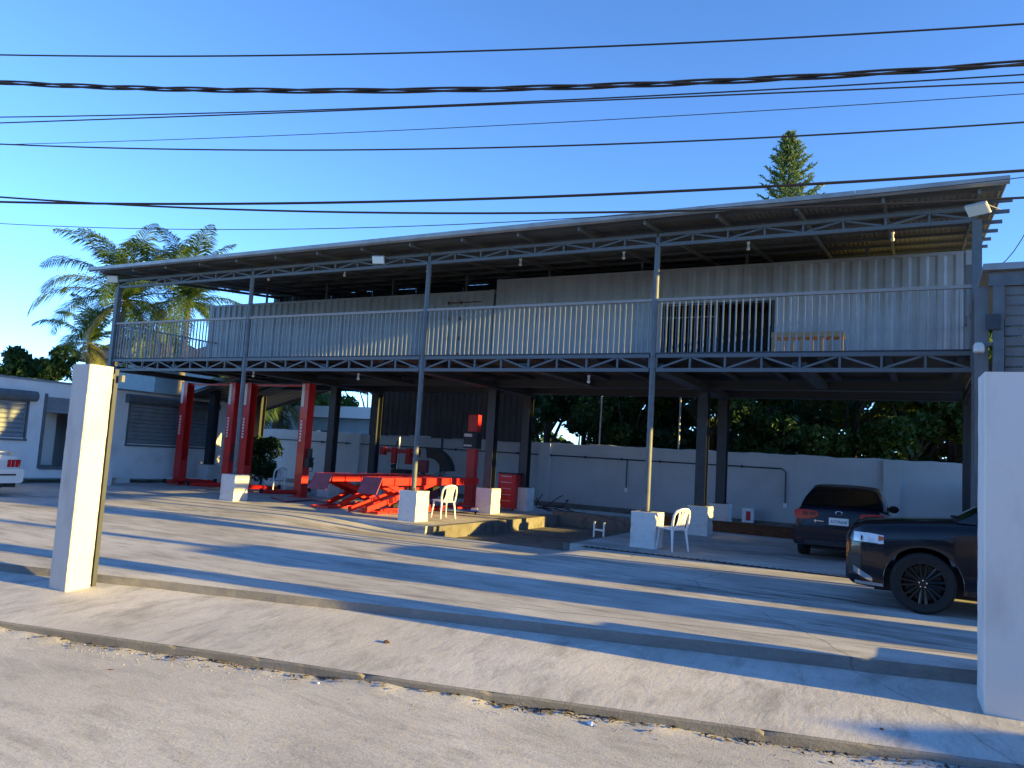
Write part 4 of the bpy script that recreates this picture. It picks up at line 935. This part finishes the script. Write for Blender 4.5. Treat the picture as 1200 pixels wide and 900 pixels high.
# small things on the floor
p = onZ(540, 601, 0); cre = thing('mechanic_creeper', 'blue mechanic creeper board on the floor by the chair', 'creeper', p, .5)
part('board', MB().bbox((-.5, -.2, .06), (.5, .2, .10), .02), 'blue_cloth', cre); part('headrest', MB().bbox((.28, -.16, .10), (.48, .16, .15), .02), 'plastic_white', cre)
for x in (-.42, .42):
    for y in (-.15, .15): part('caster', MB().lathe([(0, -.015), (.03, -.015), (.03, .015), (0, .015)], 'y', 8, (x, y, .031)), 'rubber', cre)
p = onZ(877, 614, 0)
fb = thing('oil_box', 'small white box with a red label standing against the rear wall', 'box', (p.x * 24.7 / p.y, 24.6, .1))
part('carton', MB().bbox((-.16, -.12, 0), (.16, .12, .42), .008), 'plastic_white', fb); part('label', MB().box((-.04, -.1215, .06), (.10, -.1202, .34)), 'lift_red', fb)
hr = random.Random(4)
p = onZ(634, 600, 0)
for k in range(4):
    pts = [Vector((p.x + .25 + .5 * math.cos(a * 1.3 + k) + .12 * a, p.y + .2 + .3 * math.sin(a * 1.7 + k * 2), max(.015, .05 + .35 * math.exp(-a * .8) * (1 + .5 * math.sin(a * 3 + k))))) for a in lin(0, 6, 40)]
    tag(part('air_hose', MB().tube(pts, .016, 6), 'cable_dark' if k % 2 else 'wire_black', None, True), ['black hose coiled on the floor beside the footing', 'dark red hose coiled on the floor beside the footing'][k % 2], 'hose', 'hoses coiled by the footing')
pts = [(-10.6 + .55 * i, 22.6 + .3 * math.sin(i * .8) + .05 * i, .015) for i in range(8)]
tag(part('air_hose', MB().tube(pts, .018, 6), 'cable_dark', None, True), 'dark red hose trailing along the foot of the rear wall', 'hose')
pts = [onZ(x, y, .02) for x, y in ((318, 583), (335, 588), (365, 586), (395, 591), (420, 588), (440, 592))]
tag(part('air_hose', MB().tube(pts, .03, 6), 'flap_red', None, True), 'red hose lying across the floor in front of the two post lift', 'hose')
# ladder handles in the pit
p = onZ(695, 632, -.02); ld = thing('pit_ladder', 'small H shaped steel ladder head sticking out of the pit', 'ladder', (p.x - .1, p.y + .6, -.3), -.2)
for x in (-.13, .13): part('rail', MB().box((x - .02, -.02, 0), (x + .02, .02, .62)), 'silver', ld)
part('rung', MB().box((-.11, -.015, .42), (.11, .015, .46)), 'silver', ld)
p = onZ(250, 573, 0); tag(part('timber_offcut', MB().box((p.x - .3, p.y - .05, .0), (p.x + .35, p.y + .08, .07)), 'wood', None), 'short pale timber offcut on the floor before the lift', 'timber')
p = onZ(600, 622, -.29); tag(part('timber_strip', MB().box((p.x - .25, p.y - .03, -.299), (p.x + .25, p.y + .05, -.28)), 'wood', None), 'thin pale strip of wood lying in the pit', 'timber')

# ------------------------------------------------------------------ vegetation
def leaf_quads(centers, size, rng, flat=.0, elong=2.0):
    """numpy: a rhombus leaf at every centre, random orientation"""
    n = len(centers); a = rng.normal(size=(n, 3)); a[:, 2] -= flat; a /= np.linalg.norm(a, axis=1)[:, None]
    b = rng.normal(size=(n, 3)); b -= a * (b * a).sum(1)[:, None]; b /= np.linalg.norm(b, axis=1)[:, None]
    s = size * rng.uniform(.6, 1.3, n)[:, None]
    V = np.stack([centers - a * s * elong / 2, centers + b * s / 2, centers + a * s * elong / 2, centers - b * s / 2], 1).reshape(-1, 3)
    F = np.arange(4 * n).reshape(-1, 4); return V, F
def np_mesh(name, V, F, m):
    me = bpy.data.meshes.new(name); nf = len(F); k = F.shape[1]
    me.vertices.add(len(V)); me.vertices.foreach_set('co', np.asarray(V, dtype=np.float32).ravel())
    me.loops.add(nf * k); me.loops.foreach_set('vertex_index', F.astype(np.int32).ravel())
    me.polygons.add(nf); me.polygons.foreach_set('loop_start', np.arange(0, nf * k, k, dtype=np.int32))
    me.materials.append(MATS[m]); me.update(calc_edges=True); return me
def tree(label, x, y, h, rx, seed, m, leaf=.16, n=7000, group=None, low=.25, name='broadleaf_tree', fill=.34):
    r = random.Random(seed); g = np.random.default_rng(seed)
    t = thing(name, label, 'tree', (x, y, -.5), 0, group)
    lean = Vector((r.uniform(-.5, .5), r.uniform(-.3, .3), 0))
    tk_ = MB(); tp = Vector((0, 0, h * .5)) + lean
    tk_.tube([(0, 0, 0), lean * .3 + Vector((.05, 0, h * .22)), tp], [h * .028, h * .022, h * .013], 8)
    clumps = []
    for k in range(26):
        a = r.uniform(0, 6.28); zz = r.uniform(low, .95); rad = rx * math.sqrt(max(.05, 1 - ((zz - .6) / .48) ** 2)) * r.uniform(.35, 1.0)
        c = Vector((math.cos(a) * rad, math.sin(a) * rad * .9, zz * h)) + lean * zz; clumps.append((c, r.uniform(.55, 1.1) * rx * fill))
        if k < 14:
            s0 = Vector((0, 0, 0)).lerp(tp, r.uniform(.4, 1)); tk_.tube([s0, s0.lerp(c, .5) + Vector((0, 0, .15 * h * .2)), c], [h * .010, h * .007, .01], 5)
    part('trunk', tk_, 'bark', t, True)
    per = n // len(clumps); cs = []
    for c, rr in clumps:
        d = g.normal(size=(per, 3)); d /= np.linalg.norm(d, axis=1)[:, None]; d *= (g.uniform(.25, 1, per) ** .45)[:, None] * rr; d[:, 2] *= .75; cs.append(d + np.array(c))
    V, F = leaf_quads(np.concatenate(cs), leaf, g, .5)
    put('crown', np_mesh('crown', V, F, m), t); return t
backs = [(-12.2, 28.2, 6.6, 2.4, 'leaf_dark'), (-9.6, 27.6, 5.8, 2.1, 'leaf_dark'), (-7.2, 28.6, 6.8, 2.5, 'leaf_mid'), (-4.6, 27.8, 6.0, 2.2, 'leaf_dark'), (-2.4, 28.9, 6.6, 2.4, 'leaf_light'), (-.2, 27.9, 6.2, 2.2, 'leaf_mid'), (2.2, 28.6, 6.8, 2.5, 'leaf_light'), (4.8, 28.2, 6.4, 2.4, 'leaf_dark')]
lab = ['dense dark tree behind the rear wall beside the dark sheet screen', 'dark rounded tree behind the rear wall between the screen and the thin pale post', 'mid green tree behind the rear wall next to the thin pale posts', 'dark tree behind the rear wall seen between the paired dark columns', 'bright green tree behind the rear wall above the end of the conduit', 'mid green tree behind the rear wall above the navy sedan', 'bright green tree behind the rear wall beside the corner column', 'dark tree behind the rear wall beyond the corner column']
for i, (x, y, h, rx, m) in enumerate(backs): tree(lab[i], x, y, h, rx, 20 + i, m, .115, 12000, 'trees behind the rear wall', .16)
for i, (x, y, h, rx) in enumerate([(-15.6, 33, 9.2, 3.6), (-11.6, 34, 9.6, 3.8), (-7.4, 33.5, 9.4, 3.8), (-3.2, 34, 9.6, 3.8), (1.0, 33.5, 9.4, 3.8), (5.2, 34, 9.6, 3.8)]): tree('tall dark tree in the second row behind the rear wall', x, y, h, rx, 60 + i, 'leaf_dark', .22, 9000, 'trees behind the rear wall', .06)
for i, (x, y, h, rx) in enumerate([(-24.5, 37.8, 7.0, 2.8), (-30.5, 38.2, 7.2, 3.0), (-20, 37, 6.8, 2.8), (-36.5, 38.5, 7.4, 3.2)]): tree('dark green tree behind the pale blue neighbour house', x, y, h, rx, 80 + i, 'leaf_mid', .16, 8000, 'trees behind the neighbour house', .2)
for i, (x, h, rx) in enumerate([(-35, 7.5, 3.0), (-20.5, 8.2, 3.4), (2.5, 7.8, 3.2), (17, 8.0, 3.2)]): tree(['tall street tree shading the blue house opposite', 'wide street tree beside the white bungalow opposite', 'street tree beside the grey house opposite', 'street tree by the white flat roofed house opposite'][i], x, -12.5 + .24 * x, h, rx, 120 + i, 'leaf_dark', .3, 4000, 'street trees opposite', .25)
for i, (px, py, Y, h, rx) in enumerate([(62, 432, 30, 7.4, 3.4), (12, 440, 29, 5.9, 2.8), (-40, 440, 30, 6.4, 3.2)]):
    p = onY(px, py, Y); tree(['bushy dark tree behind the office container next to the gate pillar', 'low dark tree behind the office container beyond its first shutter', 'dark tree at the far end of the office container'][i], p.x, Y, h, rx, 90 + i, 'leaf_dark', .17, 13000, 'trees behind the office container', .2)

def frond(L, az, el, g, droop, m_old=False):
    """one pinnate palm leaf as (V,F) of quads, base at origin"""
    n = 84; pts = []; p = np.zeros(3); ang = el
    for i in range(n + 1):
        pts.append(p.copy()); d = np.array([math.cos(az) * math.cos(ang), math.sin(az) * math.cos(ang), math.sin(ang)]); p = p + d * L / n; ang -= droop / n * (0.4 + 1.5 * i / n)
    pts = np.array(pts); V = []; F = []
    side = np.array([-math.sin(az), math.cos(az), 0])
    def quad(a, b, c, d): k = len(V); V.extend([a, b, c, d]); F.append((k, k + 1, k + 2, k + 3))
    for i in range(n):
        w_ = .035 * (1 - i / n) + .006; quad(pts[i] - side * w_, pts[i] + side * w_, pts[i + 1] + side * w_, pts[i + 1] - side * w_); up = np.array([0, 0, w_]); quad(pts[i] - up, pts[i] + up, pts[i + 1] + up, pts[i + 1] - up)
        if i < 4: continue
        t = i / n; ll = L * .25 * (math.sin(math.pi * min(1, t * .92 + .1)) ** .6) * g.uniform(.8, 1.1); tan = pts[i + 1] - pts[i]; tan /= np.linalg.norm(tan)
        for s in (-1, 1):
            dr = s * side * .75 + tan * .62 + np.array([0, 0, g.uniform(-.25, .12)]); dr /= np.linalg.norm(dr)
            q0 = pts[i]; q1 = q0 + dr * ll * .55; q2 = q1 + (dr * .8 + np.array([0, 0, -.55])) * ll * .5; ww = tan * .030
            quad(q0 - ww * .6, q0 + ww * .6, q1 + ww, q1 - ww); quad(q1 - ww, q1 + ww, q2 + ww * .15, q2 - ww * .15)
    return np.array(V), np.array(F)
def palm(label, x, y, zc, seed, n, L, lean=(0, 0), old=4, azbias=None):
    g = np.random.default_rng(seed); r = random.Random(seed)
    t = thing('palm_tree', label, 'palm tree', (x, y, -.5), 0, 'coconut palms beside the building')
    H = zc + .5; tip = Vector((lean[0], lean[1], H)); pts = [Vector((lean[0] * s * s, lean[1] * s * s, H * s)) for s in lin(0, 1, 12)]
    part('trunk', MB().tube(pts, [.24 - .09 * s + (.08 if s < .05 else 0) for s in lin(0, 1, 12)], 10), 'palm_bark', t, True)
    for k in range(n):
        az = k * 2.39996 + r.uniform(-.2, .2); f = k / (n - 1); el = R_(88) - f ** 1.25 * R_(118) + r.uniform(-.12, .12); dp = R_(66) + f * R_(38) + r.uniform(-.2, .2)
        V, F = frond(L * (1 - .18 * abs(f - .4)) * r.uniform(.9, 1.08), az, el, g, dp)
        o = put('frond', np_mesh('frond', V, F, 'palm_leaf_old' if k >= n - old else 'palm_leaf'), t, tip)
    for k in range(7):
        a = k * 2.4; part('coconut', MB().lathe([(0, .13), (.07, .1), (.11, 0), (.08, -.09), (0, -.13)], 'z', 10, (tip.x + .25 * math.cos(a), tip.y + .25 * math.sin(a), H - .25 - .05 * (k % 3))), 'palm_leaf_old', t, True)
    return t
p = onY(138, 352, 29); palm('tall coconut palm with upright fronds at the end of the roof', p.x, p.y, p.z, 3, 30, 5.9, (.5, .2), 3)
p = onY(222, 352, 31); palm('coconut palm rising behind the lower container and roof edge', p.x, p.y, p.z, 8, 26, 5.5, (-.3, .2), 3)
p = onY(106, 402, 33); palm('shorter coconut palm with drooping yellow fronds beside the dark trees', p.x, p.y, p.z, 15, 16, 4.4, (0, 0), 4)
p = onY(322, 492, 28.2); palm('low coconut palm seen under the deck behind the rear wall', p.x, p.y, 3.6, 21, 16, 3.6, (.2, 0), 3)

def norfolk(label, x, y, h, seed):
    r = random.Random(seed); g = np.random.default_rng(seed); t = thing('norfolk_pine', label, 'tree', (x, y, -.5))
    part('trunk', MB().tube([(0, 0, 0), (0, 0, h * .5), (0, 0, h)], [.35, .2, .02], 8), 'bark', t, True)
    V = []; F = []
    def quad(p0, p1, w_):
        d = p1 - p0; d /= np.linalg.norm(d) + 1e-9; b = np.cross(d, g.normal(size=3)); b /= np.linalg.norm(b); k = len(V); V.extend([p0 - b * w_, p0 + b * w_, p1 + b * w_ * .5, p1 - b * w_ * .5]); F.append((k, k + 1, k + 2, k + 3))
    z = h - .15; lev = 0
    while z > h * .35:
        dep = h - z; L = min(3.4, .18 + .52 * dep ** .82) * r.uniform(.9, 1.1); nb = 6 if dep > .6 else 4; fine = dep < 8
        for k in range(nb):
            az = 6.283 * k / nb + lev * .55 + r.uniform(-.2, .2); Lk = L * r.uniform(.72, 1.15); d = np.array([math.cos(az), math.sin(az), 0]); sd2 = np.array([-math.sin(az), math.cos(az), 0]); m_ = 16 if fine else 9; prev_ = np.array([0, 0, z])
            for i in range(1, m_ + 1):
                f = i / m_; q = np.array([0, 0, z]) + d * Lk * f + np.array([0, 0, Lk * (.12 * f + .38 * f * f)]); quad(prev_, q, .02); prev_ = q
                if f > .15:
                    for s in (-1, 1):
                        for e in range(2 if fine else 1):
                            ln = (.20 + .42 * Lk * .33) * (1 - .6 * f) * r.uniform(.7, 1.2); dd = d * r.uniform(.3, .8) + s * sd2 * r.uniform(.3, .9) + np.array([0, 0, r.uniform(.1, .75)]); dd /= np.linalg.norm(dd); quad(q, q + dd * ln, .042); quad(q + dd * ln * .3, q + dd * ln * .9 + g.normal(size=3) * .10, .032)
        z -= .34 + .012 * dep; lev += 1
    put('crown', np_mesh('crown', np.array(V), np.array(F), 'pine_leaf'), t)
p0 = onY(926, 156, 52); norfolk('tall Norfolk pine whose pointed top shows above the roof', p0.x, 52, p0.z + .5, 4)
# potted / low shrub by the wall
p = onZ(304, 571, 0); tree('small dark round bush by the rear wall next to a red lift column', p.x, p.y, 1.9, .62, 33, 'leaf_dark', .07, 3600, None, .25, 'bush', .62)
bpy.data.objects['bush'].location.z = 0; bpy.data.objects['bush']['category'] = 'bush'

# ------------------------------------------------------------------ overhead cables
UA = R_(15); uu = Vector((math.cos(UA), math.sin(UA), 0)); nn = Vector((-math.sin(UA), math.cos(UA), 0))
def cable_fit(px, d):
    S, Z = [], []
    for x, y in px:
        r_ = Vector(ray(x, y)); q = Vector((0, 0, EYE)) + r_ * (d / r_.dot(nn)); S.append(q.dot(uu)); Z.append(q.z)
    return np.polyfit(S, Z, 2)
SP0, SP1 = -33.0, 13.5
cabs = [('upper black cable of the street line', [64.2, 65.6, 58.2, 45.4, 28.2], 8.2, .010), None,
    ('thin black cable just under the twisted bundle', [137, 131.8, 119.4, 104.7, 87.7], 8.5, .008), ('black cable crossing close below its thin neighbour', [144.3, 132.7, 121.7, 110.3, 95.8], 8.0, .008),
    ('very thin grey cable in the middle of the sky', [169.4, 160, 146.3, 129.2, 110], 8.6, .0045), ('slack black cable passing the pine top', [168.8, 176, 172.6, 160.7, 143.5], 8.1, .009),
    ('thick black cable passing just above the roof', [236.8, 238, 232.4, 218.8, 199.6], 7.9, .0145), ('sagging black cable crossing in front of the roof edge', [231, 246, 250.3, 244, 231.7], 7.7, .0115), ('very thin lowest cable running past the roof gutter', [262, 268.6, 260.7, 238, 208], 8.4, .005)]
for c in cabs:
    if c is None: continue
    co = cable_fit(list(zip((0, 300, 600, 900, 1200), c[1])), c[2])
    pts = [uu * s + nn * c[2] + Vector((0, 0, float(np.polyval(co, s)))) for s in lin(SP0, SP1, 90)]
    tag(part('overhead_cable', MB().tube(pts, c[3], 6), 'wire_black', None, True), c[0], 'cable', 'overhead cables along the street')
co = cable_fit(list(zip((0, 300, 600, 900, 1200), (96.6, 106, 104, 92.6, 74.2))), 8.0)
tb = thing('twisted_cable', 'thick twisted black cable bundle across the sky', 'cable', uu * -10 + nn * 8.0, worldparts=True)
for k in range(3):
    pts = [uu * s + nn * (8.0 + .022 * math.cos(s * 2.1 + k * 2.09 + .5 * math.sin(s * .9))) + Vector((0, 0, float(np.polyval(co, s)) + .022 * math.sin(s * 2.1 + k * 2.09 + .5 * math.sin(s * .9)))) for s in lin(SP0, SP1, 700)]
    part('strand', MB().tube(pts, .0135, 5), 'wire_black', tb, True)
for s, l in ((SP0, 'concrete utility pole at the far end of the street line'), (SP1, 'concrete utility pole on the street beyond the gate pillar')):
    q = uu * s + nn * 8.15; u_ = thing('utility_pole', l, 'utility pole', (q.x, q.y, -.5), UA)
    part('pole', MB().tube([(0, 0, 0), (0, 0, 9.2)], [.17, .11], 12), 'pole_concrete', u_, True)
    for z in (8.6, 7.4): part('crossarm', MB().box((-.05, -.9, z), (.05, .9, z + .1)), 'wood', u_)
p1 = Vector((px_, SY, 5.0)); pts = [p1 + Vector((.6 * t, -1.2 * t, 1.6 * t * t + .2 * t)) * 1.5 for t in lin(0, 1, 12)]
tag(part('service_cable', MB().tube(pts, .007, 5), 'wire_black', None, True), 'thin service cable rising from the shed roof edge', 'cable')

# ------------------------------------------------------------------ litter by the kerb
def scrap(px, py, z, sx, sy, sz, m, label, name, seed, cat='litter'):
    q = onZ(px, py, z); r = random.Random(seed); n = 9; ang = [2 * math.pi * k / n for k in range(n)]
    ring = [(math.cos(a) * sx * r.uniform(.6, 1.1), math.sin(a) * sy * r.uniform(.6, 1.1)) for a in ang]; mb = MB()
    mb.v = [(x, y, r.uniform(0, .004)) for x, y in ring] + [(x * .75, y * .7, sz * r.uniform(.5, 1.)) for x, y in ring] + [(0, 0, sz)]
    mb.f = [(k, (k + 1) % n, n + (k + 1) % n, n + k) for k in range(n)] + [(n + k, n + (k + 1) % n, 2 * n) for k in range(n)]
    o = part(name, mb, m, None); o.location = (q.x, q.y, z + .001); o.rotation_euler.z = r.uniform(0, 3); tag(o, label, cat)
scrap(693, 849, -.323, .075, .03, .022, 'plastic_white', 'crumpled white plastic scrap lying in the gutter', 'plastic_scrap', 1)
scrap(372, 801, -.323, .03, .02, .012, 'plastic_white', 'small white scrap in the gutter below the kerb', 'plastic_scrap', 2)
scrap(453, 753, -.175, .05, .035, .02, 'rust', 'dry brown leaf lying on the concrete apron', 'dry_leaf', 3, 'leaf')
scrap(1033, 855, -.215, .022, .015, .012, 'rust', 'brown leaf crumb on the apron near the gate pillar', 'dry_leaf', 4, 'leaf')
scrap(130, 785, -.323, .03, .01, .006, 'rust', 'dark twig scrap on the road by the gate pillar', 'twig', 5, 'twig')
gr_ = random.Random(9); g9 = np.random.default_rng(9); V = []; F = []
for k in range(900):
    x = gr_.uniform(-12, 3); y = kerb_y(x) - .02 - abs(gr_.gauss(0, .16)); s = gr_.uniform(.002, .0065); z = -.323
    b = len(V); V += [(x - s, y - s * .7, z), (x + s, y - s * .8, z), (x + s * .8, y + s * .8, z), (x - s * .8, y + s, z), (x - s * .4, y - s * .4, z + s), (x + s * .5, y - s * .3, z + s * 1.1), (x + s * .4, y + s * .4, z + s), (x - s * .4, y + s * .4, z + s * .9)]
    F += [(b + 4, b + 5, b + 6, b + 7)] + [(b + i, b + (i + 1) % 4, b + 4 + (i + 1) % 4, b + 4 + i) for i in range(4)]
dl = MB(); q9 = random.Random(77)
for cx, sp_, nn_ in ((-7.0, .5, 40), (-5.6, .35, 55), (-4.6, .25, 30), (-2.75, .28, 70), (-2.2, .18, 40), (-1.2, .5, 60), (.1, .5, 50), (-9, .8, 40), (-3.7, .6, 30)):
    for k in range(nn_):
        x = q9.gauss(cx, sp_); d = abs(q9.gauss(.035, .06)); y = kerb_y(x) - d; sz = q9.uniform(.010, .034); a = q9.uniform(0, 6.28); z = -.325 + drift(x) * math.exp(-(d / .16) ** 2) + .004
        ux, uy = math.cos(a), math.sin(a); b = len(dl.v); dl.v += [(x - ux * sz, y - uy * sz, z), (x + uy * sz * .4, y - ux * sz * .4, z + sz * .5), (x + ux * sz, y + uy * sz, z + .004), (x - uy * sz * .4, y + ux * sz * .4, z + sz * .35)]; dl.f.append((b, b + 1, b + 2, b + 3))
struct('leaf_litter', dl, 'bark', False, 'stuff')['label'] = 'dark leaf crumbs and dirt along the kerb'
mb = MB(); mb.v, mb.f = V, F; struct('gutter_gravel', mb, 'road_mat', False, 'stuff')['label'] = 'loose grit along the kerb'
